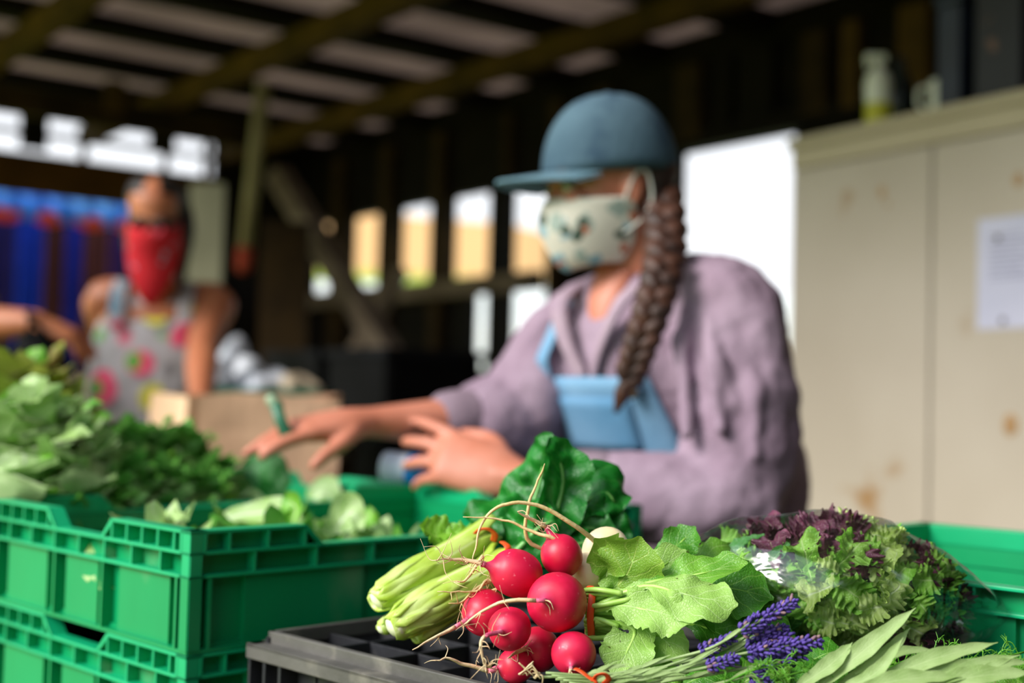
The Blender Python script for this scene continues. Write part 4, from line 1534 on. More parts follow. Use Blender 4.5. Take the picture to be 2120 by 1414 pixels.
# ================= LAVENDER =================
lav_m = mat('lavender_bud', '34246c', '5c44a4', 260, .6, .2, 400)
lav_d = mat('lavender_withered', '76566a', '9a7c78', 200, .7)
lav_s = mat('lavender_stem', '7f9a5c', '96ac74', 80, .55)
RL = random.Random(9)


def sprig(label, stem, spike, w, nleaf=2):
    """stem pixel path then spike axis (base, tip)"""
    p0 = P(*stem[0])
    o = thing('lavender_sprig', p0, label, 'lavender', 'lavender sprigs laid on the vegetables')
    pts = smooth_path([P(*q) for q in stem] + [P(*spike[0])], 6)
    MB().tube(pts + [P(*spike[1]) * .9 + pts[-1] * .1], .0010, 7).build('stem', lav_s, o, smooth=True)
    a_, b_2 = P(*spike[0]), P(*spike[1])
    ax = (b_2 - a_); Ln = ax.length; ax.normalize()
    X = ax.orthogonal().normalized(); Y = ax.cross(X)
    mb, md = MB(), MB()
    nw = max(4, int(Ln / .0034))
    ww = w / FPX * .87
    for i in range(nw):
        t = (i + .3) / nw
        rr_ = ww * (1 - .45 * t) * RL.uniform(.75, 1.15)
        nb = 9 if t < .8 else 6
        for k in range(nb):
            an = 2 * PI * (k + .5 * (i % 2)) / nb + RL.uniform(-.2, .2)
            rd = X * math.cos(an) + Y * math.sin(an)
            dr = (ax * RL.uniform(.7, 1.1) + rd * RL.uniform(.6, .95)).normalized()
            c = a_ + ax * (Ln * t) + rd * rr_ * .55 + dr * .0012
            x2 = dr.orthogonal().normalized(); y2 = dr.cross(x2)
            r_ = RL.uniform(.0008, .0014)
            tgt = md if RL.random() < .09 else mb
            tgt.ball(c, (r_, r_, r_ * RL.uniform(1.6, 2.4)), Matrix((x2, y2, dr)).transposed(), 8, 6)
            if RL.random() < .3:
                tgt.ball(c + dr * r_ * 1.9, (r_ * .75,) * 3, None, 6, 5)
    mb.ball(b_2, (.0013, .0013, .0025), Matrix((X, Y, ax)).transposed(), 8, 6)
    fs_ = mb.build('flower_spike', lav_m, o, smooth=True)
    if md.v:
        tag(md.build('withered_bud', lav_d, fs_, smooth=True), 'withered brown buds')
    for j in range(nleaf):
        k = RL.randrange(2, max(3, len(pts) - 3))
        mb = MB()
        d = (pts[min(k + 1, len(pts) - 1)] - pts[k - 1]).normalized()
        s_ = V((RL.uniform(-.4, .4), -.3, RL.uniform(.2, .9)))
        leaf(mb, [pts[k], pts[k] + d * .008 + s_ * .004, pts[k] + d * .02 + s_ * .008], prof([(0, .0006), (.5, .0014), (1, .0002)]), (0, -1, .5), n=10, m=4, cup=.2)
        mb.build('leaf', sage_m, o, smooth=True)
    return o


sage_m = leafmat('sage_leaf', '8fae64', 'a4be7c', 'bcd096', back='a8bc8c', vfreq=10, trans=.25, rough=.55, bump=.25, nscale=60)
D = .872
sprig('lavender sprig whose flower spike reaches highest, slanting up against the salad bag', [(1120, 1402, D), (1270, 1395, D), (1400, 1362, D), (1470, 1342, D - .005)], ((1532, 1308, D - .005), (1648, 1244, D - .002)), 24)
sprig('lavender sprig ending furthest left, its spike in front of the radish leaves', [(1150, 1406, D), (1300, 1400, D), (1400, 1372, D)], ((1448, 1352, D), (1520, 1318, D)), 22)
sprig('lavender sprig with the long spike ending furthest right', [(1160, 1412, D - .006), (1330, 1402, D - .006), (1440, 1372, D - .006)], ((1545, 1352, D - .006), (1700, 1328, D - .006)), 25)
sprig('lavender sprig with a small spike tucked just under the highest one', [(1200, 1412, D + .006), (1400, 1375, D + .006), (1500, 1345, D + .006)], ((1560, 1318, D + .004), (1628, 1298, D + .004)), 17)
sprig('lavender sprig with a short dark spike below the leftmost spike', [(1200, 1418, D - .01), (1330, 1408, D - .01)], ((1462, 1382, D - .01), (1528, 1362, D - .01)), 18)
sprig('lavender sprig crossing the middle of the flower cluster', [(1230, 1420, D + .004), (1380, 1392, D + .004), (1470, 1368, D + .004)], ((1545, 1340, D + .002), (1640, 1312, D + .002)), 20)
sprig('lavender sprig under the long spike, pointing at the pale sage leaves', [(1240, 1425, D - .004), (1420, 1405, D - .004)], ((1570, 1378, D - .004), (1668, 1352, D - .004)), 22)
sprig('lowest lavender sprig, cut by the bottom of the picture', [(1350, 1430, D - .01), (1460, 1420, D - .01)], ((1555, 1398, D - .01), (1600, 1420, D - .01)), 22, 1)
for i in range(7):
    y = 1396 + i * 5
    q = [(1130 + 12 * i, y - 3, D - .01), (1300, y + RL.uniform(-4, 6), D - .008), (1430 + RL.uniform(-20, 40), y - 22 + RL.uniform(-12, 6), D - .004)]
    o = thing('herb_stem', P(*q[0]), 'thin bare herb stem lying with the lavender stalks along the bottom', 'herb stem', 'bare herb stems at the bottom')
    MB().tube(smooth_path([P(*z_) for z_ in q], 8), .0009, 7).build('stem', lav_s, o, smooth=True)
    for j in range(2):
        t_ = RL.uniform(.2, .9)
        c = P(1140 + 280 * t_, y - 8, D - .012)
        mb = MB()
        leaf(mb, [c, c + V((.006, -.001, .003)), c + V((.016, -.002, RL.uniform(.002, .009)))], prof([(0, .0005), (.5, .0014), (1, .0002)]), (0, -1, .4), n=10, m=4)
        mb.build('leaf', sage_m, o, smooth=True)
# curled orange rubber tie round the stems
mb = MB()
mb.tube(smooth_path([P(1192, 1384, .862), P(1206, 1392, .857), P(1222, 1404, .855), P(1236, 1412, .855), P(1228, 1424, .86)], 6), [(.0022, .0006)] * 25, 8)
mb.tube(smooth_path([P(1228, 1410, .856), P(1236, 1398, .853), P(1252, 1396, .853), P(1260, 1406, .856), P(1250, 1416, .86)], 6), [(.0020, .0006)] * 25, 8)
tag(mb.build('rubber_band', orange, smooth=True), 'curled orange rubber band around the lavender stems at the bottom', 'rubber band')
# dried pale flower curl
mb = MB()
for i in range(9):
    a_ = P(1085 + RL.uniform(-4, 22), 1385 + RL.uniform(-5, 12), .868)
    q = [a_, a_ + V((RL.uniform(-.006, .006), -.002, RL.uniform(-.002, .006))), a_ + V((RL.uniform(-.008, .01), -.002, RL.uniform(-.006, .004)))]
    mb.tube(smooth_path(q, 5), [(.0011, .0004)] * 11, 6)
tag(mb.build('dried_flower', mat('dried_petal', 'e0cfa8', 'c8ae80', 120, .7), smooth=True), 'shrivelled cream coloured flower below the lowest radish', 'dried flower')

# ================= SAGE AND DILL =================
def sage(label, leaves):
    o = thing('sage_sprig', P(*leaves[0][0][0]), label, 'herb', 'pale sage sprigs at the lower right')
    for pts, w in leaves:
        mb = MB()
        leaf(mb, [P(*q) for q in pts], prof([(0, w * .25), (.2, w * .7), (.5, w), (.8, w * .6), (1, w * .03)]), (-.2, -.8, .6), n=26, m=8, cup=.35, ruf=.0008)
        mb.build('leaf', sage_m, o, smooth=True)
    return o


sage('sage sprig with the tallest pointed leaf, reaching up over the salad bag', [([(1690, 1425, .86), (1790, 1345, .86), (1896, 1258, .865)], .0068), ([(1725, 1430, .862), (1820, 1370, .862), (1884, 1300, .868)], .006), ([(1740, 1425, .855), (1810, 1395, .85), (1870, 1320, .85)], .005), ([(1640, 1430, .86), (1720, 1375, .86), (1765, 1330, .865)], .006)])
sage('sage sprig whose long leaves point right below the salad bag', [([(1780, 1425, .85), (1930, 1365, .85), (2066, 1330, .855)], .0062), ([(1810, 1430, .845), (1960, 1395, .845), (2112, 1356, .85)], .0075), ([(1770, 1395, .86), (1850, 1352, .86), (1935, 1345, .865)], .004), ([(1700, 1400, .87), (1730, 1365, .87), (1757, 1345, .875)], .0045)])
sage('sage sprig lowest in the right corner of the picture', [([(1890, 1440, .84), (2010, 1402, .84), (2140, 1392, .84)], .007), ([(1760, 1440, .84), (1860, 1408, .84), (1990, 1400, .84)], .0065), ([(1980, 1440, .845), (2060, 1380, .845), (2130, 1370, .85)], .004)])
dill_m = mat('dill_frond', '5fa82c', '7cc23c', 60, .5, trans=.3)


def dill(label, base, tip, n, sp, seed):
    r_ = random.Random(seed)
    a_, b_2 = P(*base), P(*tip)
    o = thing('dill_frond', a_, label, 'herb', 'feathery dill fronds')
    st = smooth_path([a_, (a_ + b_2) / 2 + Z * .004, b_2], 8)
    MB().tube(st, .0007, 6).build('stem', dill_m, o, smooth=True)
    mb = MB()
    for i in range(n):
        k = r_.randrange(1, len(st))
        d = V((r_.uniform(-1, 1), r_.uniform(-.6, .3), r_.uniform(-.5, 1))).normalized()
        p0 = st[k]
        L_ = sp * r_.uniform(.5, 1)
        p2 = p0 + d * L_ + V((0, 0, -.2 * L_))
        p1 = p0 + d * L_ * .5 + Z * L_ * .12
        mb.tube(smooth_path([p0, p1, p2], 3), [.00032] * 7, 4)
        for j in range(4):
            q = p0.lerp(p2, r_.uniform(.3, 1))
            e = q + (d + V((r_.uniform(-1, 1), r_.uniform(-1, 1), r_.uniform(-1, 1)))).normalized() * L_ * r_.uniform(.25, .5)
            mb.tube([q, q.lerp(e, .5) + Z * .0006, e], [.00028, .00025, .0001], 4)
    mb.build('feathery_leaves', dill_m, o)
    return o


dill('dill frond in front of the lavender flowers', (1480, 1425, .85), (1640, 1375, .862), 26, .014, 1)
dill('dill frond between the lavender and the tall sage leaf', (1560, 1432, .86), (1720, 1385, .87), 30, .014, 2)
dill('dill frond hanging below the salad bag, behind the sage', (1800, 1400, .89), (1990, 1345, .92), 34, .015, 3)
dill('dill frond at the right edge behind the sage leaves', (1920, 1425, .89), (2120, 1350, .91), 40, .017, 4)
dill('dill frond in the lower right corner of the picture', (1980, 1430, .87), (2150, 1385, .87), 36, .017, 5)
dill('dill frond under the long sage leaves at the bottom edge', (1780, 1435, .875), (1960, 1395, .88), 34, .015, 6)
dill('dill frond lying over the sage sprig below the bag', (1640, 1430, .88), (1850, 1375, .89), 26, .013, 7)
# leaves the pile rests on
mb = MB()
r_ = random.Random(4)
for i, (x, y, d, tx, ty) in enumerate(((1290, 1420, .90, 1420, 1385), (1400, 1425, .90, 1540, 1390), (1520, 1425, .905, 1640, 1380), (1620, 1430, .91, 1760, 1385), (1740, 1420, .93, 1880, 1380), (1880, 1420, .93, 2010, 1370), (2000, 1425, .93, 2130, 1380), (1650, 1380, .93, 1770, 1350))):
    o = thing('basil_leaf', P(x, y, d), ['broad leaf under the bare lavender stalks, beside the lower right radish', 'broad leaf below the lavender cluster at the bottom edge', 'broad leaf under the small dill frond and the lowest lavender sprig', 'broad leaf beneath the base of the tallest sage leaf', 'broad leaf below the middle sage leaves at the bottom edge', 'broad leaf under the long right pointing sage leaves', 'broad leaf beneath the sage in the right corner of the picture', 'broad leaf between the lavender tips and the salad bag'][i], 'leaf', 'broad leaves under the herbs')
    mb = MB()
    leaf(mb, [P(x, y, d), P((x + tx) / 2, (y + ty) / 2 - 12, d), P(tx, ty, d + .01)], prof([(0, .003), (.3, .016), (.7, .018), (1, .001)]), (-.1, -.6, .8), n=20, m=8, cup=-.2, ruf=.002, bumpy=.002)
    mb.build('blade', rad_leaf3 if i % 2 else rad_leaf, o, smooth=True)

# ================= GREENS IN THE GREEN CRATES =================
let_a = leafmat('lettuce_green', '5fa828', '86c440', 'cfe6a8', back='b8d890', vfreq=5, trans=.3, rough=.35, midw=.14)
let_b = leafmat('lettuce_pale', 'a8d070', 'c6e0a0', 'e6f2d0', back='bcdc94', vfreq=5, trans=.3, rough=.35, midw=.16)
let_c = leafmat('lettuce_redtip', '8a9a2c', '7a4a24', 'c0c860', back='98a840', vfreq=5, trans=.3, rough=.4, midw=.1)
let_d = leafmat('rocket_green', '4f9c30', '74bc48', 'b4dc88', back='6aac4c', vfreq=6, trans=.3, rough=.4)


def head(label, c, rad, h, ms, n, seed, ruf=.01, cat='lettuce', name='lettuce_head', group='lettuce heads in the green crates', lean=V((0, 0, 0))):
    r_ = random.Random(seed)
    o = thing(name, c, label, cat, group)
    for i in range(n):
        t = i / n
        an = i * 2.4 + r_.uniform(-.3, .3)
        out = V((math.cos(an), math.sin(an), 0))
        sp = (.25 + .75 * t)
        L_ = h * (1.05 - .35 * t)
        p0 = c + out * rad * .1
        p1 = c + out * rad * .45 * sp + Z * L_ * .5
        p2 = c + out * rad * .85 * sp + Z * L_ * (.95 - .25 * t) + lean * .5
        p3 = c + out * rad * 1.15 * sp + Z * L_ * (1.0 - .55 * t) + lean
        mb = MB()
        leaf(mb, [p0, p1, p2, p3], prof([(0, .012), (.35, rad * .3), (.75, rad * .55), (.93, rad * .4), (1, .004)]), -out + Z * .5, n=24, m=12, cup=.35, ruf=ruf, rf=4, teeth=.08, tf=9, bumpy=.008)
        mb.build('leaf', ms[i % len(ms)], o, smooth=True)
    return o


def BP(px, y_, d, dz):      # ground point in crate at depth d with z set
    p = P(px, y_, d)
    return V((p.x, p.y, CAMZ + dz))


head('reddish green frilly lettuce at the far left, tallest in the crate', BP(20, 900, 1.66, -.17), .13, .19, [let_c, let_a, let_c], 16, 1, .013)
head('large pale green lettuce at the left edge, in front of the reddish one', BP(28, 950, 1.50, -.17), .12, .155, [let_b, let_a], 16, 2)
head('green lettuce with broad light leaves, right of the large pale one', BP(128, 960, 1.56, -.19), .10, .125, [let_b, let_a, let_b], 14, 3)
head('low pale lettuce behind the raised left crate corner', BP(170, 990, 1.50, -.20), .08, .10, [let_b, let_d], 10, 4)
for i, (px, d, hh) in enumerate(((235, 1.66, .13), (300, 1.70, .125), (365, 1.74, .12), (420, 1.72, .09), (250, 1.58, .09), (330, 1.62, .085), (400, 1.66, .07))):
    head(['bunch of fine leaved greens right behind the broad light lettuce', 'bunch of fine leaved greens in front of the patterned overalls', 'bunch of fine leaved greens below the left paper bag', 'low fine leaved greens before the kraft paper bag', 'low tuft of fine leaved greens next to the pale lettuce', 'low tuft of fine leaved greens behind the crate rim', 'low tuft of fine leaved greens nearest the dark broad leaf'][i],
         BP(px, 980, d, -.20), .07, hh + .02, [let_d, let_a, let_d], 22, 20 + i, .006, 'greens', 'salad_greens', 'fine leaved greens in the back crate')
# broad leaves at the right end of the back crate
def lone(label, pts, w, m, nrm=(-.2, -.8, .6), grp='loose leaves in the green crates', **k):
    o = thing('loose_leaf', P(*pts[0]), label, 'leaf', grp)
    mb = MB()
    leaf(mb, [P(*q) for q in pts], prof([(0, w * .2), (.3, w * .6), (.65, w), (.9, w * .6), (1, w * .05)]), nrm, n=24, m=10, **k)
    mb.build('blade', m, o, smooth=True)
    return o


lone('dark green broad leaf arching behind the crate in front of the paper bag', [(470, 1040, 1.75), (500, 1000, 1.75), (550, 985, 1.75), (590, 1030, 1.74)], .035, dark_leaf, cup=.2, bumpy=.006)
lone('pale leaf stalk lying under the arching dark leaf', [(440, 1030, 1.72), (500, 1030, 1.72), (560, 1050, 1.72)], .014, let_b, cup=.3)
lone('small pale rounded leaf between the raised teal crate corners', [(640, 1050, 1.7), (665, 1022, 1.7), (700, 1040, 1.7)], .024, let_b, cup=.4)
lone('long pale leaf lying across the near crate', [(440, 1082, 1.42), (500, 1066, 1.42), (580, 1062, 1.41), (620, 1085, 1.40)], .018, let_b, cup=.3)
lone('bright green leaf curling up over the near crate rim', [(600, 1120, 1.38), (606, 1085, 1.38), (612, 1050, 1.38), (585, 1032, 1.39)], .018, let_a, nrm=(-.6, -.7, .2), cup=.5)
lone('leaf stalk running down to the right from the curling leaf', [(610, 1075, 1.40), (650, 1092, 1.40), (700, 1112, 1.40)], .010, let_b, cup=.4)
lone('pale folded leaf standing up behind the crate rim', [(700, 1120, 1.40), (705, 1085, 1.40), (728, 1062, 1.40), (752, 1095, 1.39)], .022, let_b, nrm=(-.3, -.9, .2), cup=.5, bumpy=.004)
lone('flat pale leaf lowest in the near crate, by the leafy heads', [(730, 1112, 1.41), (775, 1100, 1.41), (815, 1108, 1.41)], .010, let_b, cup=.2)
head('loose green lettuce filling the bottom of the near crate', BP(560, 1080, 1.40, -.215), .10, .07, [let_d, let_a], 12, 41)
head('loose lettuce low in the near crate beside the folded pale leaf', BP(740, 1090, 1.44, -.215), .09, .06, [let_a, let_b], 10, 42)
head('pale roots and leaves low in the near crate at its left end', BP(330, 1080, 1.28, -.215), .07, .085, [let_b], 8, 43)

# ================= PEOPLE =================
skin = mat('tanned_skin', 'bc7258', 'c88068', 14, .5, .15, 60, sss=.12)
skin2 = mat('warm_skin', 'a86444', 'b4704c', 14, .5, .15, 60, sss=.1)
skin_red = mat('pink_skin', 'c4584a', 'b85a40', 14, .5, sss=.2)
hair_m = mat('dark_brown_hair', '1c0f0a', '38201a', 30, .55, .5, 90, stretch=(1, 1, 5))
hair_l = mat('brown_braid', '2a160e', '4c2a1a', 40, .55, .5, 120)
lilac = mat('lilac_grey_linen', '8b7686', '9c8898', 10, .85, .35, 120)
denim = mat('light_denim', '6a94b4', '82a8c4', 9, .8, .3, 140)
denim_d = mat('dark_denim', '1c2a3a', '263648', 9, .8, .3, 140)
capm = mat('faded_blue_cotton', '3a5060', '506876', 7, .85, .35, 120, c3='34495c', c3pos=.55, c3w=.12, c3scale=11)


def rot_to(fwd, up=Z):
    x = V(fwd).normalized(); y = up.cross(x).normalized(); z = x.cross(y)
    return Matrix((x, y, z)).transposed()


def fingers(mb, wrist, palm_dir, palm_n, side, L, curls, spread=.16, thumb=(.75, .5)):
    """hand of length L: palm and five separate fingers. palm_dir wrist to knuckles; palm_n out of the palm; side points to the thumb side"""
    d = V(palm_dir).normalized(); n = V(palm_n); n = (n - d * n.dot(d)).normalized(); s = V(side); s = (s - d * s.dot(d) - n * s.dot(n)).normalized()
    PL = L * .52
    # palm
    mb.limb([wrist - d * .01, wrist + d * PL * .35, wrist + d * PL * .95], [(L * .15, L * .11), (L * .215, L * .12), (L * .225, L * .085)], 16, side=n)
    lens = (.40, .45, .42, .33)
    tips = []
    for i in range(4):
        off = (.5 - i / 3) * 2
        k0 = wrist + d * (PL * (.93 - .05 * abs(off - .3))) + s * (off * L * .165)
        dd = (d + s * off * spread).normalized()
        fl = lens[i] * L
        c = curls[i]
        p = k0; pts = [k0 - dd * L * .08, k0]
        ang = 0
        for seg_, part in enumerate((.45, .31, .24)):
            ang += c * (.8, 1.0, .7)[seg_]
            dv = dd * math.cos(ang) + n * math.sin(ang)
            p = p + dv * fl * part
            pts.append(p)
        r = L * .052 * (1, 1, .97, .86)[i]
        mb.limb(pts, [r * 1.08, r * 1.08, r, r * .9, r * .75], 10, side=n)
        tips.append(p)
    t0 = wrist + d * PL * .22 + s * L * .13
    td = (d * thumb[0] + s * .75 + n * thumb[1]).normalized()
    t1 = t0 + td * L * .20
    td2 = (d * 1 + s * .15 + n * thumb[1]).normalized()
    t2 = t1 + td2 * L * .16
    t3 = t2 + (td2 + n * .2).normalized() * L * .12
    mb.limb([wrist + d * PL * .12, t0, t1, t2, t3], [L * .07, L * .075, L * .062, L * .056, L * .045], 10, side=n)
    return tips


def head_rings(scale=1):
    # z, front, back, halfwidth
    return [(z * scale, f * scale, b * scale, w * scale) for z, f, b, w in (
        (-.004, .070, .030, .020), (.006, .084, .012, .036), (.025, .092, -.008, .047), (.05, .091, -.045, .056), (.075, .088, -.072, .063),
        (.10, .086, -.092, .068), (.125, .087, -.104, .072), (.15, .091, -.108, .0745), (.175, .088, -.105, .074), (.20, .074, -.090, .066), (.22, .050, -.066, .052), (.235, .02, -.035, .03), (.239, .0, -.01, .01))]


def ring_loft(mb, rings, M, seg=32, expo=2.2, cap=True, u0=None):
    vs, fs, uvs = [], [], []
    for j, (z, f, b, w) in enumerate(rings):
        cx = (f + b) / 2; rx = (f - b) / 2
        for k in range(seg):
            a = 2 * PI * k / seg
            c, s = math.cos(a), math.sin(a)
            e = 2 / expo
            vs.append(M @ V((cx + rx * abs(c) ** e * (1 if c > 0 else -1), w * abs(s) ** e * (1 if s > 0 else -1), z)))
            uvs.append((k / seg, j / len(rings)))
    n = len(rings)
    for j in range(n - 1):
        for k in range(seg):
            k2 = (k + 1) % seg
            fs.append((j * seg + k, j * seg + k2, (j + 1) * seg + k2, (j + 1) * seg + k))
    if cap:
        fs.append(tuple(range(seg))[::-1]); fs.append(tuple((n - 1) * seg + k for k in range(seg)))
    return mb.add(vs, fs, uvs)


def head_mesh(mb, M, nose=True):
    ring_loft(mb, head_rings(), M)
    R_ = M.to_3x3()
    if nose:
        mb.ball(M @ V((.094, 0, .082)), (.014, .012, .012), R_, 12, 8)
        mb.limb([M @ V((.086, 0, .115)), M @ V((.094, 0, .098)), M @ V((.100, 0, .084))], [.006, .007, .008], 10)
        mb.ball(M @ V((.088, 0, .128)), (.010, .045, .008), R_, 16, 8)       # brow
        for s in (-1, 1):
            mb.ball(M @ V((.072, s * .034, .088)), (.020, .022, .018), R_, 14, 8)   # cheekbone
    mb.ball(M @ V((.088, 0, .048)), (.010, .022, .007), R_, 12, 8)           # lips
    for s in (-1, 1):                                                  # ears
        mb.ball(M @ V((-.012, s * .073, .102)), (.016, .008, .030), R_, 14, 10)
        mb.ball(M @ V((-.006, s * .070, .078)), (.009, .006, .010), R_, 10, 8)


def eyes(M, par, col_='3a2a1c'):
    for s in (-1, 1):
        e = MB().ball(M @ V((.079, s * .031, .108)), .0115, None, 14, 10).build('eye', mat('eye_white', 'cfc4bc', 'dcd2c8', 10, .25), par, smooth=True)
        MB().ball(M @ V((.0885, s * .032, .105)), (.0035, .005, .005), M.to_3x3(), 12, 8).build('iris', mat('iris_brown', '2a1a10', '3a2618', 10, .2), e, smooth=True)
        MB().limb([M @ V((.084, s * .045, .109)), M @ V((.0895, s * .032, .1105)), M @ V((.087, s * .018, .108))], [.0022] * 3, 8).build('eyelash', hair_m, e, smooth=True)
        MB().limb([M @ V((.084, s * .050, .128)), M @ V((.094, s * .034, .133)), M @ V((.095, s * .016, .129))], [(.003, .0022)] * 3, 8).build('eyebrow', hair_m, par, smooth=True)


# ---------- the vendor in the cap ----------
W = thing('person', V((.23, 1.93, 0)), 'person in a blue cap, patterned face mask, lilac shirt and denim overalls, reaching left', 'person')
HZ = .205   # head local scale base
hf = V((-.93, -.34, -.10)).normalized()
HM = Matrix.Translation(P(1268, 532, 1.88)) @ (rot_to(hf)).to_4x4() @ Matrix.Scale(.915, 4)
# centre of the head: move so that face front is at px 1130
f_t = V((-.72, -.69, 0)).normalized(); s_t = V((.69, -.72, 0)).normalized()     # torso forward, towards her left arm
neck = P(1318, 575, 1.92)
torso_hip = V((.262, 1.97, 0))
sh_c = P(1322, 640, 1.90)
shL = sh_c + s_t * .150; shR = sh_c - s_t * .118 - Z * .025
elR = P(1075, 872, 1.93); wrR = P(752, 875, 1.80)
elL = P(1482, 1048, 1.66); wrL = P(1058, 988, 1.72)
b = MB()
head_mesh(b, HM)
nk = HM @ V((-.03, 0, .02))
b.limb([HM @ V((-.035, 0, .06)), HM @ V((-.045, 0, .0)), neck.lerp(sh_c, .5), sh_c - Z * .05], [.054, .050, .056, .07], 16)
hipz = .93
hc = V((.275, 2.0, hipz))
b.limb([hc - Z * .04, hc + Z * .12, hc.lerp(sh_c, .55), sh_c - Z * .06, sh_c - Z * .01], [(.15, .10), (.125, .09), (.145, .105), (.15, .09), (.10, .06)], 20, side=f_t)
b.limb([sh_c + Z * .0, shL, shL.lerp(elL, .5), elL], [.05, .052, .045, .038], 14)
b.limb([sh_c + Z * .0, shR, shR.lerp(elR, .5), elR], [.05, .052, .045, .038], 14)
b.limb([elR, elR.lerp(wrR, .35), wrR.lerp(elR, .05), wrR + (wrR - elR).normalized() * .02], [(.038, .038), (.042, .038), (.027, .022), (.026, .021)], 14, side=Z)
b.limb([elL, elL.lerp(wrL, .35), wrL.lerp(elL, .05), wrL + (wrL - elL).normalized() * .02], [(.038, .038), (.042, .038), (.028, .023), (.026, .021)], 14, side=Z)
for s in (-1, 1):
    h0 = hc + s_t * .085 * s
    b.limb([h0 - Z * .02, h0 - Z * .42 + f_t * .02, h0 - Z * .86, ], [.085, .058, .04], 14)
    b.limb([h0 - Z * .86 - f_t * .03, h0 - Z * .885 + f_t * .06, h0 - Z * .90 + f_t * .16], [(.035, .04), (.042, .035), (.04, .02)], 12, side=Z)
# right (far) hand, reaching left, palm down, fingers together
dR = (P(640, 888, 1.76) - P(752, 875, 1.80)).normalized()
fingers(b, wrR, dR, V((.1, .25, -1)), V((0, -1, -.2)), .185, (.20, .16, .2, .26), -.02, (.95, .45))
dL = (P(945, 952, 1.74) - P(1058, 988, 1.72)).normalized()
fingers(b, wrL, dL, V((.1, .85, -.5)), V((-.4, .1, .95)), .185, (.16, .24, .34, .46), .22, (.8, .35))
b.build('body', skin, W, remesh=.0042, smoothit=2)
eyes(HM, W)
# flushed ear and cheek patch are part of the body; hair under the cap, behind the ear
hb = MB()
ring_loft(hb, [(z, -.018 if z < .15 else f - .004, b_ - .007, w_ + .005) for z, f, b_, w_ in head_rings()[3:-2]], HM, 28)
hb.limb([HM @ V((-.085, -.015, .10)), HM @ V((-.09, -.02, .05)), HM @ V((-.085, -.02, .01))], [.034, .032, .024], 12)
hair = hb.build('hair', hair_m, W, smooth=True)
# braid: alternate strands down over the near shoulder
bp = smooth_path([P(1366, 400, 1.86), P(1378, 480, 1.80), P(1372, 560, 1.72), P(1350, 640, 1.685), P(1324, 720, 1.68), P(1300, 785, 1.69)], 5)
bb_m = MB()
nb = len(bp)
for i, p in enumerate(bp):
    d = (bp[min(i + 1, nb - 1)] - bp[max(0, i - 1)]).normalized()
    sd = d.cross(F).normalized()
    k = .96 - .40 * i / nb
    for s_ in ((1,) if i % 2 else (-1,)):
        q = p + sd * s_ * .013 * k
        dd = (d - sd * s_ * .75).normalized()
        xx = dd.orthogonal().normalized()
        bb_m.ball(q, (.020 * k, .020 * k, .030 * k), Matrix((xx, dd.cross(xx), dd)).transposed(), 12, 8)
bb_m.limb([bp[-1] - d * .005, bp[-1] + d * .02, bp[-1] + d * .045], [.008, .011, .004], 10)
bb_m.build('braid', hair_l, hair, smooth=True)

# cap
cp = MB()
rings = []
for i in range(13):
    t = i / 12
    z = .128 + .128 * math.sin(t * PI / 2) ** 1.0
    k = math.cos(t * PI / 2) ** .7 if t < 1 else .02
    rings.append((z, .106 * k ** 1.25 - .002, -.122 * k + .004, .090 * k))
ring_loft(cp, rings, HM, 40, 2.1)
cap = cp.build('cap', capm, W, smooth=True)
cp = MB()
vs, fs = [], []
nn_, mm_ = 14, 24
for lay in (0, 1):
    for i in range(nn_ + 1):
        for j in range(mm_ + 1):
            a = -1.15 + 2.3 * j / mm_
            r0x, r0y = .104, .088
            ex = .078 * math.cos(a * 1.05) ** .6 if abs(a) < 1.45 else 0
            t = i / nn_
            x = math.cos(a) * r0x + (ex + .002) * t
            y = math.sin(a) * r0y * (1 - .05 * t)
            z = .134 - .010 * t - 1.6 * y * y - lay * .005
            vs.append(HM @ V((x, y, z)))
S1 = (nn_ + 1) * (mm_ + 1)
for i in range(nn_):
    for j in range(mm_):
        a = i * (mm_ + 1) + j
        fs.append((a, a + 1, a + mm_ + 2, a + mm_ + 1)); fs.append((S1 + a, S1 + a + mm_ + 1, S1 + a + mm_ + 2, S1 + a + 1))
for j in range(mm_):
    a = nn_ * (mm_ + 1) + j
    fs.append((a, a + 1, S1 + a + 1, S1 + a))
cp.add(vs, fs)
cp.build('brim', mat('cap_brim_cotton', '52707e', '648290', 7, .85, .3, 120), cap, smooth=True)
MB().ball(HM @ V((-.010, 0, .257)), (.008, .008, .004), HM.to_3x3()).build('button', capm, cap, smooth=True)


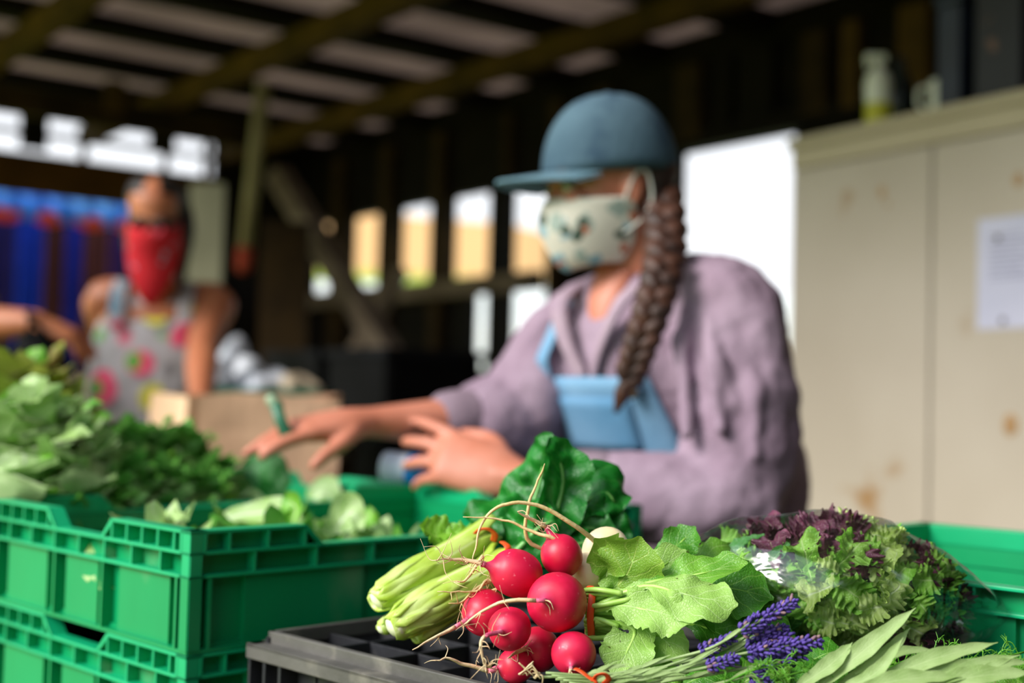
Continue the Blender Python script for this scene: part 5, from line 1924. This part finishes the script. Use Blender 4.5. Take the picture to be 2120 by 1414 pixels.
# mask with a leaf pattern
def pattern_mat(name, base, cols, scale=38, thr=.30):
    m = bpy.data.materials.new(name); m.use_nodes = True
    t = m.node_tree; N = t.nodes.new; L = t.links.new; bs = t.nodes['Principled BSDF']
    tc = N('ShaderNodeTexCoord'); out = None
    prev = hexc(base)
    for i, (c, sc_, th) in enumerate(cols):
        vo = N('ShaderNodeTexVoronoi'); vo.inputs['Scale'].default_value = sc_
        mp = N('ShaderNodeMapping'); mp.inputs['Location'].default_value = (i * 3.1, i * 1.7, i * .6)
        L(tc.outputs['Object'], mp.inputs[0])
        nz = N('ShaderNodeTexNoise'); nz.inputs['Scale'].default_value = sc_ * 1.5
        L(mp.outputs[0], nz.inputs['Vector'])
        mxv = N('ShaderNodeMix'); mxv.data_type = 'RGBA'; mxv.inputs['Factor'].default_value = .02
        L(mp.outputs[0], mxv.inputs['A']); L(nz.outputs['Color'], mxv.inputs['B'])
        L(mxv.outputs['Result'], vo.inputs['Vector'])
        r = N('ShaderNodeValToRGB'); r.color_ramp.elements[0].position = th; r.color_ramp.elements[1].position = th + .05
        r.color_ramp.elements[0].color = (1, 1, 1, 1); r.color_ramp.elements[1].color = (0, 0, 0, 1)
        L(vo.outputs['Distance'], r.inputs[0])
        mx = N('ShaderNodeMix'); mx.data_type = 'RGBA'
        L(r.outputs[0], mx.inputs['Factor'])
        if isinstance(prev, tuple): mx.inputs['A'].default_value = prev
        else: L(prev, mx.inputs['A'])
        mx.inputs['B'].default_value = hexc(c)
        prev = mx.outputs['Result']
    L(prev, bs.inputs['Base Color']); bs.inputs['Roughness'].default_value = .85
    return m


mask_m = pattern_mat('leaf_print_cotton', 'd2cdc0', [('9aa8a0', 30, .36), ('b86a4c', 24, .17), ('7fa6b4', 27, .24), ('3c5044', 25, .24)])
mk = MB()
vs, fs, uvs = [], [], []
mz = [(-.012, .074, .010, .040), (.0, .094, .006, .048), (.02, .108, .0, .058), (.045, .118, -.0, .066), (.070, .117, .0, .071), (.090, .108, .004, .073), (.100, .098, .01, .0735)]
na = 34
for j, (z, f, b_, w_) in enumerate(mz):
    for k in range(na + 1):
        a = -1.7 + 3.4 * k / na
        x = b_ + (f - b_) * (math.cos(a) ** .9 if abs(a) < 1.5 else .06 - (abs(a) - 1.5) * .9)
        y = w_ * math.sin(a) * (1.03)
        dz = (-.004 if j > 4 else 0) - (.010 * abs(math.sin(a)) if j > 4 else 0) + ((.010 * abs(math.sin(a)) - .010) if j < 2 else 0)
        pl = .002 * math.sin(j * 2.6)
        vs.append(HM @ V((x + pl + .004 * math.exp(-(a / .12) ** 2), y * (1 + pl), z + dz)))
        uvs.append((k / na, j / 6))
for j in range(len(mz) - 1):
    for k in range(na):
        a = j * (na + 1) + k
        fs.append((a, a + 1, a + na + 2, a + na + 1))
mk.add(vs, fs, uvs)
mask = mk.build('face_mask', mask_m, W, smooth=True, solid=.002, subsurf=1)
for s in (-1, 1):
    MB().tube(smooth_path([HM @ V((.010, s * .0745, .076)), HM @ V((-.01, s * .081, .118)), HM @ V((-.030, s * .082, .12)), HM @ V((-.036, s * .080, .08)), HM @ V((-.018, s * .075, .05)), HM @ V((.010, s * .070, .03))], 5), .0022, 8).build('ear_loop', mat('ear_loop_elastic', 'b8b8b0', 'c8c8c0', 20, .8), mask, smooth=True)


def wrinkle(mb, f=16, amp=.006, st=(1, 1, .45), seed=0):
    out = []
    for v in mb.v:
        q = V((v[0] * st[0], v[1] * st[1], v[2] * st[2])) * f + V((seed, 0, 0))
        n = mnoise.noise(q) + .5 * mnoise.noise(q * 2.1)
        out.append(v)
    return out


def cloth(name, mb, m, par, vox=.007, amp=.010, size=.05, it=2, stretch=None):
    o = mb.build(name, m, par, remesh=vox, smoothit=it)
    tx = bpy.data.textures.new(name, 'CLOUDS'); tx.noise_scale = size; tx.noise_depth = 2
    md = o.modifiers.new('d', 'DISPLACE'); md.texture = tx; md.strength = amp; md.mid_level = .5; md.texture_coords = 'LOCAL'
    return o


# shirt
sh = MB()
hs = V((.285, 1.99, 1.0))
sh.limb([hs - Z * .03, hs + Z * .08, hs.lerp(sh_c, .5) + s_t * .01, sh_c - Z * .075, sh_c - Z * .015, neck.lerp(sh_c, .55)], [(.175, .135), (.178, .135), (.172, .130), (.150, .105), (.110, .075), (.064, .06)], 26, side=f_t)
sh.limb([sh_c + s_t * .05, shL + Z * .0, shL.lerp(elL, .4) + V((.025, .0, 0)), shL.lerp(elL, .8) + V((.03, .02, 0)), elL + V((.018, .01, 0))], [.062, .072, .078, .080, .062], 18)
sh.limb([elL + V((.02, .01, 0)), elL.lerp(wrL, .2), elL.lerp(wrL, .42), elL.lerp(wrL, .62)], [.062, .060, .056, .046], 18)
sh.limb([sh_c - s_t * .05, shR, shR.lerp(elR, .4), shR.lerp(elR, .8), elR + V((.0, 0, -.01))], [.06, .066, .074, .078, .066], 18)
sh.limb([elR, elR.lerp(wrR, .14), elR.lerp(wrR, .28), elR.lerp(wrR, .40)], [.066, .068, .060, .046], 18)
# folds: raised ridges running along the sleeve
rf = random.Random(2)
for A_, B_, r0 in ((shL, elL, .072), (shR, elR, .066)):
    ax = (B_ - A_).normalized()
    for k in range(7):
        an = rf.uniform(0, 6.28)
        xx = ax.orthogonal().normalized(); rd = Matrix.Rotation(an, 3, ax) @ xx
        a0_ = A_.lerp(B_, rf.uniform(0, .3)) + rd * r0 * .95; a1_ = A_.lerp(B_, rf.uniform(.6, .95)) + (Matrix.Rotation(rf.uniform(-.7, .7), 3, ax) @ rd) * r0 * 1.0
        sh.limb([a0_, a0_.lerp(a1_, .5) + rd * .008, a1_], [.006, .011, .006], 8)
shirt = cloth('shirt', sh, lilac, W, .0065, .020, .06)
# collar and placket
co = MB()
cc_ = neck.lerp(sh_c, .45)
for s in (-1, 1):
    back_ = cc_ - f_t * .052 + Z * .025
    side_ = cc_ + s_t * s * .070 + Z * .022
    front_ = cc_ + f_t * .092 + s_t * s * .034 - Z * .045
    tipc = cc_ + f_t * .112 + s_t * s * .080 - Z * .085
    vs = [back_ + Z * .018, side_ + Z * .022, front_, back_ - Z * .02 - f_t * .02, side_ + s_t * s * .028 - Z * .015, tipc]
    co.add(vs, [(0, 1, 4, 3), (1, 2, 5, 4)])
cl_ = co.build('collar', lilac, shirt, smooth=True, solid=.005, subsurf=1)
for A_, B_, t_, r_ in ((elR, wrR, .40, .047), (elL, wrL, .62, .050)):
    c0, c1 = A_.lerp(B_, t_ - .05), A_.lerp(B_, t_ + .045)
    MB().limb([c0, c1], [r_ * 1.03, r_ * .98], 18).build('cuff', mat('cuff_linen', '7d6a76', '8f7e8a', 10, .85, .3, 100), shirt, smooth=True)
for s in (-1, 1):
    zz = [cc_.z + .03, sh_c.z - .02, sh_c.z - .10, sh_c.z - .19]
    def ctr(z, fo, so):
        ct = hs.lerp(sh_c, max(0, (z - 1.0) / (sh_c.z - 1.0)))
        return V((ct.x, ct.y, z)) + f_t * fo + s_t * s * so
    pts = [cc_ - f_t * .03 + s_t * s * .066 + Z * .035, cc_ + f_t * .045 + s_t * s * .066 + Z * .01, ctr(sh_c.z + .005, .100, .060), ctr(sh_c.z - .05, .138, .036), ctr(sh_c.z - .105, .152, .008)]
    MB().tube(smooth_path(pts, 6), [(.020 - .0005 * i, .006) for i in range(25)], 10, side=f_t).build('lapel', mat('lapel_linen', '947f90', 'a8949f', 10, .85, .3, 100), shirt, smooth=True)
# skin V at the neck and undershirt are suggested by the open collar
vv = MB()
vs = [cc_ + f_t * .064 + Z * .020 - s_t * .03, cc_ + f_t * .064 + Z * .020 + s_t * .03, cc_ + f_t * .105 - Z * .085]
vv.limb([cc_ + f_t * .045 + Z * .03, cc_ + f_t * .070 - Z * .02, cc_ + f_t * .088 - Z * .085], [(.036, .02), (.030, .016), (.008, .008)], 12, side=f_t)
tag(vv.build('neckline', skin, W, smooth=True), 'bare skin in the open collar')

# overalls: bib, straps, trousers
bibc = []
bb_ = MB()
vs, fs = [], []
cz0, cz1 = 1.0, P(1250, 780, 1.75).z
for i in range(13):
    t = i / 12
    z = cz0 + (cz1 - cz0) * t
    ct = hs.lerp(sh_c, max(0, (z - 1.0) / (sh_c.z - 1.0)))
    hw = .135 * (1 - t) + .088 * t if t > .25 else .16 - .1 * t
    for k in range(15):
        u = -1 + 2 * k / 14
        an = u * hw / .155
        vs.append(V((ct.x, ct.y, z)) + f_t * (.146 * math.cos(an)) + s_t * (.178 * math.sin(an)) + f_t * .013)
for i in range(12):
    for k in range(14):
        a = i * 15 + k
        fs.append((a, a + 1, a + 16, a + 15))
bb_.add(vs, fs)
ov = bb_.build('overalls', denim, W, smooth=True, solid=.005)
pk = MB()
vs, fs = [], []
for i in range(7):
    z = cz0 + (cz1 - cz0) * (.50 + .36 * i / 6)
    ct = hs.lerp(sh_c, max(0, (z - 1.0) / (sh_c.z - 1.0)))
    for k in range(9):
        an = (-1 + 2 * k / 8) * .058 / .155
        vs.append(V((ct.x, ct.y, z)) + f_t * (.153 * math.cos(an)) + s_t * (.180 * math.sin(an)) + f_t * .012)
for i in range(6):
    for k in range(8):
        a = i * 9 + k
        fs.append((a, a + 1, a + 10, a + 9))
pk.add(vs, fs)
pk.build('bib_pocket', mat('denim_pocket', '5a88aa', '7098b8', 9, .8, .3, 140), ov, smooth=True, solid=.003)
for s in (-1, 1):
    z = cz1
    ct = hs.lerp(sh_c, (z - 1.0) / (sh_c.z - 1.0))
    q0 = V((ct.x, ct.y, z - .02)) + f_t * .140 + s_t * s * .080
    q1 = sh_c + f_t * .100 + s_t * s * .080 - Z * .06
    q2 = sh_c + s_t * s * .088 + Z * .035 + f_t * .02
    q3 = sh_c - f_t * .10 + s_t * s * .06 - Z * .08
    MB().tube(smooth_path([q0, q0.lerp(q1, .5) + f_t * .016, q1 + f_t * .008, q2, q3], 6), [(.012, .003)] * 25, 8, side=f_t).build('strap', denim, ov, smooth=True)
    MB().ball(q0 + f_t * .012, (.009, .009, .009)).build('button', mat('brass_button', '8c7a50', 'a89468', 20, .4, metal=.6), ov, smooth=True)
tr = MB()
tr.limb([hc + Z * .06, hc - Z * .03, hc - Z * .10], [(.165, .125), (.175, .13), (.165, .12)], 20, side=f_t)
for s in (-1, 1):
    h0 = hc + s_t * .085 * s
    tr.limb([h0 - Z * .02, h0 - Z * .42 + f_t * .02, h0 - Z * .84], [.105, .085, .07], 16)
cloth('trousers', tr, denim_d, ov, .009, .008, .06)
for s in (-1, 1):
    h0 = hc + s_t * .085 * s
    MB().limb([V((h0.x, h0.y, .05)) - f_t * .05, V((h0.x, h0.y, .055)) + f_t * .06, V((h0.x, h0.y, .042)) + f_t * .17], [(.042, .045), (.048, .05), (.045, .035)], 14, side=Z).build('boot', mat('brown_boot', '2c1c12', '3c281a', 10, .6), W, smooth=True)
# green tool held in the right hand
o = thing('green_tie', P(590, 890, 1.74), 'dark green twist of tape held upright in the outstretched hand', 'tape')
MB().limb([P(572, 838, 1.735), P(580, 868, 1.72), P(600, 912, 1.72)], [(.006, .009), (.004, .008), (.006, .011)], 10, side=V((1, 0, 0))).build('band', mat('dark_green_tape', '2a6a4c', '1e5a40', 20, .4), o, smooth=True)
MB().limb([P(562, 828, 1.738), P(574, 846, 1.735)], [.008, .007], 10).build('loop', mat('pale_green_tape', '9ab090', '86a080', 20, .4), o, smooth=True)

# ---------- the person with the red bandanna ----------
W2 = thing('person', V((P(320, 700, 3.5).x, P(320, 700, 3.5).y, 0)), 'dark haired person in a red bandanna and paint splashed white overalls, arm hanging down', 'person')
hf2 = V((.12, -1, -.40)).normalized()
HM2 = Matrix.Translation(P(322, 522, 3.44)) @ rot_to(hf2).to_4x4() @ Matrix.Scale(.86, 4)
c2 = P(325, 618, 3.55); S2 = V((1, .12, 0)).normalized(); F2 = V((.12, -1, 0)).normalized()
shA, shB = c2 + S2 * .150 - Z * .005, c2 - S2 * .135 - Z * .005
hp2 = V((c2.x - .02, c2.y + .02, .90))
elA, wrA = P(420, 715, 3.42), P(415, 835, 3.12)
elB, wrB = P(238, 750, 3.72), P(262, 880, 3.75)
b = MB()
head_mesh(b, HM2)
b.limb([HM2 @ V((-.03, 0, .05)), HM2 @ V((-.035, 0, 0)), c2 - Z * .04], [.052, .048, .06], 16)
b.limb([hp2, hp2 + Z * .15, hp2.lerp(c2, .6), c2 - Z * .05, c2 - Z * .01], [(.16, .11), (.125, .09), (.15, .105), (.15, .085), (.09, .05)], 20, side=F2)
for A_, E_, W_ in ((shA, elA, wrA), (shB, elB, wrB)):
    b.limb([c2 - Z * .02, A_, A_.lerp(E_, .5), E_, E_.lerp(W_, .4), W_], [.05, .056, .050, .042, .042, .027], 14)
    dh = (W_ - E_).normalized()
    fingers(b, W_, dh, V((.2, .6, -.6)), V((-1, 0, 0)) if A_ is shA else V((1, 0, 0)), .175, (.4, .42, .45, .5), .08)
for s in (-1, 1):
    h0 = hp2 + S2 * .085 * s
    b.limb([h0, h0 - Z * .42, h0 - Z * .84], [.085, .06, .042], 14)
    b.limb([V((h0.x, h0.y + .03, .05)), V((h0.x, h0.y - .05, .045)), V((h0.x, h0.y - .14, .03))], [(.035, .04), (.042, .035), (.04, .02)], 12, side=Z)
b.build('body', skin2, W2, remesh=.007, smoothit=2)
eyes(HM2, W2)
hb = MB()
ring_loft(hb, [(z, f - .035 if z < .18 else f - .002, b_ - .014, w_ + .012) for z, f, b_, w_ in head_rings()[3:]], HM2, 28)
hb.limb([HM2 @ V((-.07, -.03, .1)), HM2 @ V((-.05, -.06, .04)), HM2 @ V((-.05, -.06, -.03))], [.05, .04, .03], 12)
hb.limb([HM2 @ V((-.06, .045, .14)), HM2 @ V((-.035, .070, .08)), HM2 @ V((-.03, .066, .01)), HM2 @ V((-.03, .07, -.05))], [.045, .04, .035, .02], 12)
hb.build('hair', mat('black_hair', '0c0706', '1c120e', 30, .5, .4, 90), W2, smooth=True)
sg = MB()
for s in (-1, 1):
    sg.ball(HM2 @ V((.094, s * .032, .112)), (.007, .028, .020), HM2.to_3x3(), 16, 10)
sg.limb([HM2 @ V((.088, -.062, .118)), HM2 @ V((.100, 0, .116)), HM2 @ V((.088, .062, .118))], [.004] * 3, 8)
sg.limb([HM2 @ V((.088, .062, .118)), HM2 @ V((0, .078, .112))], [.003] * 2, 8)
sg.limb([HM2 @ V((.088, -.062, .118)), HM2 @ V((0, -.078, .112))], [.003] * 2, 8)
sg.build('sunglasses', mat('dark_glasses', '0a0a0c', '121216', 10, .25), W2, smooth=True)
# bandanna: over nose and mouth, hanging to a point
band_m = pattern_mat('red_bandanna_cloth', 'c01020', [('8c94a8', 22, .13), ('d04050', 16, .24)])
vs, fs = [], []
na = 28
zs = [.10, .08, .055, .03, .0, -.035, -.07, -.105, -.135]
for j, z in enumerate(zs):
    t = j / 8
    lim = 1.5 if j < 4 else 1.5 * (1 - (j - 3) / 5.3) ** .9
    for k in range(na + 1):
        a = -lim + 2 * lim * k / na
        f_ = (.112, .116, .116, .112, .112, .118, .122, .120, .115)[j]
        wd_ = .078 + .006 * min(1, t * 1.6)
        vs.append(HM2 @ V((f_ * math.cos(a) ** .8 if abs(a) < 1.54 else 0, wd_ * math.sin(a), z + .006 * math.sin(k * 1.4 + j))))
for j in range(8):
    for k in range(na):
        a = j * (na + 1) + k
        fs.append((a, a + 1, a + na + 2, a + na + 1))
m_ = MB(); m_.add(vs, fs)
m_.build('bandanna', band_m, W2, smooth=True, solid=.003)
paint = pattern_mat('paint_splashed_canvas', 'b0acb0', [('807e80', 9, .34), ('6a94aa', 6.5, .27), ('ec5078', 6.1, .25), ('d6d03a', 7.3, .25), ('62a844', 9, .2)])
ow = MB()
ow.limb([V((hp2.x, hp2.y, .86)), V((hp2.x, hp2.y, 1.0)), hp2.lerp(c2, .45), c2 - Z * .12, c2 - Z * .03], [(.215, .155), (.195, .14), (.178, .13), (.165, .105), (.145, .07)], 24, side=F2)
for s in (-1, 1):
    h0 = hp2 + S2 * .09 * s
    ow.limb([h0 + Z * .0, h0 - Z * .42, h0 - Z * .82], [.125, .11, .10], 16)
ovr = cloth('overalls', ow, paint, W2, .009, .012, .06)
for s in (-1, 1):
    MB().tube(smooth_path([c2 + F2 * .10 + S2 * s * .09 - Z * .09, c2 + F2 * .05 + S2 * s * .085 + Z * .035, c2 - F2 * .06 + S2 * s * .07 + Z * .02, c2 - F2 * .1 + S2 * s * .05 - Z * .08], 6), [(.022, .004)] * 19, 8, side=F2).build('strap', paint, ovr, smooth=True)

# ---------- the person at the left edge ----------
W3 = thing('person', V((P(-150, 700, 3.2).x, P(-150, 700, 3.2).y, 0)), 'person at the left edge in an olive grey shirt, only a bare forearm in view', 'person')
hf3 = V((.95, .3, -.1)).normalized()
c3_ = P(-165, 560, 3.2)
HM3 = Matrix.Translation(c3_ + Z * .09 + V((.05, 0, 0))) @ rot_to(hf3).to_4x4()
hp3 = V((c3_.x, c3_.y, .90))
b = MB()
head_mesh(b, HM3)
b.limb([HM3 @ V((-.03, 0, .05)), HM3 @ V((-.035, 0, 0)), c3_ - Z * .04], [.054, .05, .06], 16)
b.limb([hp3, hp3 + Z * .15, hp3.lerp(c3_, .6), c3_ - Z * .05, c3_], [(.13, .15), (.11, .13), (.12, .15), (.11, .16), (.07, .09)], 20, side=V((0, 1, 0)))
el3, wr3 = P(-85, 672, 3.05), P(75, 668, 3.0)
sh3 = c3_ + V((.02, -.16, -.02))
b.limb([c3_ - Z * .03, sh3, sh3.lerp(el3, .5), el3, el3.lerp(wr3, .4), wr3], [.055, .06, .05, .043, .042, .029], 14)
fingers(b, wr3, V((1, .1, -.35)), V((0, .3, -1)), V((.1, 1, 0)), .18, (.35, .4, .45, .5), .08)
sh3b = c3_ + V((.02, .16, -.02)); el3b, wr3b = sh3b + V((.10, .05, -.26)), sh3b + V((.32, -.05, -.30))
b.limb([c3_ - Z * .03, sh3b, sh3b.lerp(el3b, .5), el3b, el3b.lerp(wr3b, .4), wr3b], [.055, .06, .05, .043, .042, .029], 14)
fingers(b, wr3b, V((1, -.3, -.3)), V((0, -.3, -1)), V((.1, -1, 0)), .18, (.35, .4, .45, .5), .08)
for s in (-1, 1):
    h0 = hp3 + V((0, .09 * s, 0))
    b.limb([h0, h0 - Z * .42, h0 - Z * .84], [.09, .06, .042], 14)
    b.limb([V((h0.x - .03, h0.y, .05)), V((h0.x + .05, h0.y, .045)), V((h0.x + .14, h0.y, .03))], [(.035, .04), (.042, .035), (.04, .02)], 12, side=Z)
b.build('body', skin2, W3, remesh=.008, smoothit=2)
eyes(HM3, W3)
hb = MB()
ring_loft(hb, [(z, f - .045 if z < .17 else f + .002, b_ - .008, w_ + .007) for z, f, b_, w_ in head_rings()[4:]], HM3, 24)
hb.build('hair', hair_m, W3, smooth=True)
s3 = MB()
s3.limb([hp3 + Z * .02, hp3.lerp(c3_, .5), c3_ - Z * .07, c3_ - Z * .01], [(.15, .16), (.145, .16), (.135, .175), (.09, .10)], 20, side=V((0, 1, 0)))
s3.limb([c3_ + V((0, -.08, -.03)), sh3, sh3.lerp(el3, .5), el3 + V((-.01, 0, .02))], [.07, .08, .078, .068], 16)
s3.limb([c3_ + V((0, .08, -.03)), sh3b, sh3b.lerp(el3b, .5)], [.07, .08, .074], 16)
cloth('shirt', s3, mat('olive_grey_shirt', '6a6450', '7c7660', 10, .85, .3, 100), W3, .009, .01, .05)
t3 = MB()
t3.limb([hp3 + Z * .05, hp3 - Z * .08], [(.15, .16), (.15, .17)], 20, side=V((0, 1, 0)))
for s in (-1, 1):
    h0 = hp3 + V((0, .09 * s, 0))
    t3.limb([h0, h0 - Z * .42, h0 - Z * .82], [.105, .085, .07], 16)
cloth('trousers', t3, mat('black_trousers', '0c0b0c', '151416', 10, .8), W3, .01, .008, .06)
# black bag carried by that person
o = thing('black_bag', P(80, 800, 3.0), 'black cloth bag hanging from the forearm at the left edge', 'bag')
m_ = MB()
m_.limb([P(80, 720, 3.0), P(80, 770, 3.0), P(82, 830, 3.0)], [(.055, .05), (.075, .06), (.07, .055)], 18, side=V((0, 1, 0)))
cloth('sack', m_, mat('black_cloth', '08080a', '111114', 12, .8), o, .007, .012, .04)
for dx in (-14, 14):
    MB().tube(smooth_path([P(80 + dx * 2, 705, 3.0), P(62 + dx * .4, 655, 3.06), P(62 - dx * .2, 655, 2.94), P(80 + dx * 2, 708, 2.97)], 6), .006, 8).build('handle', mat('black_cloth', '08080a', '111114', 12, .8), o, smooth=True)
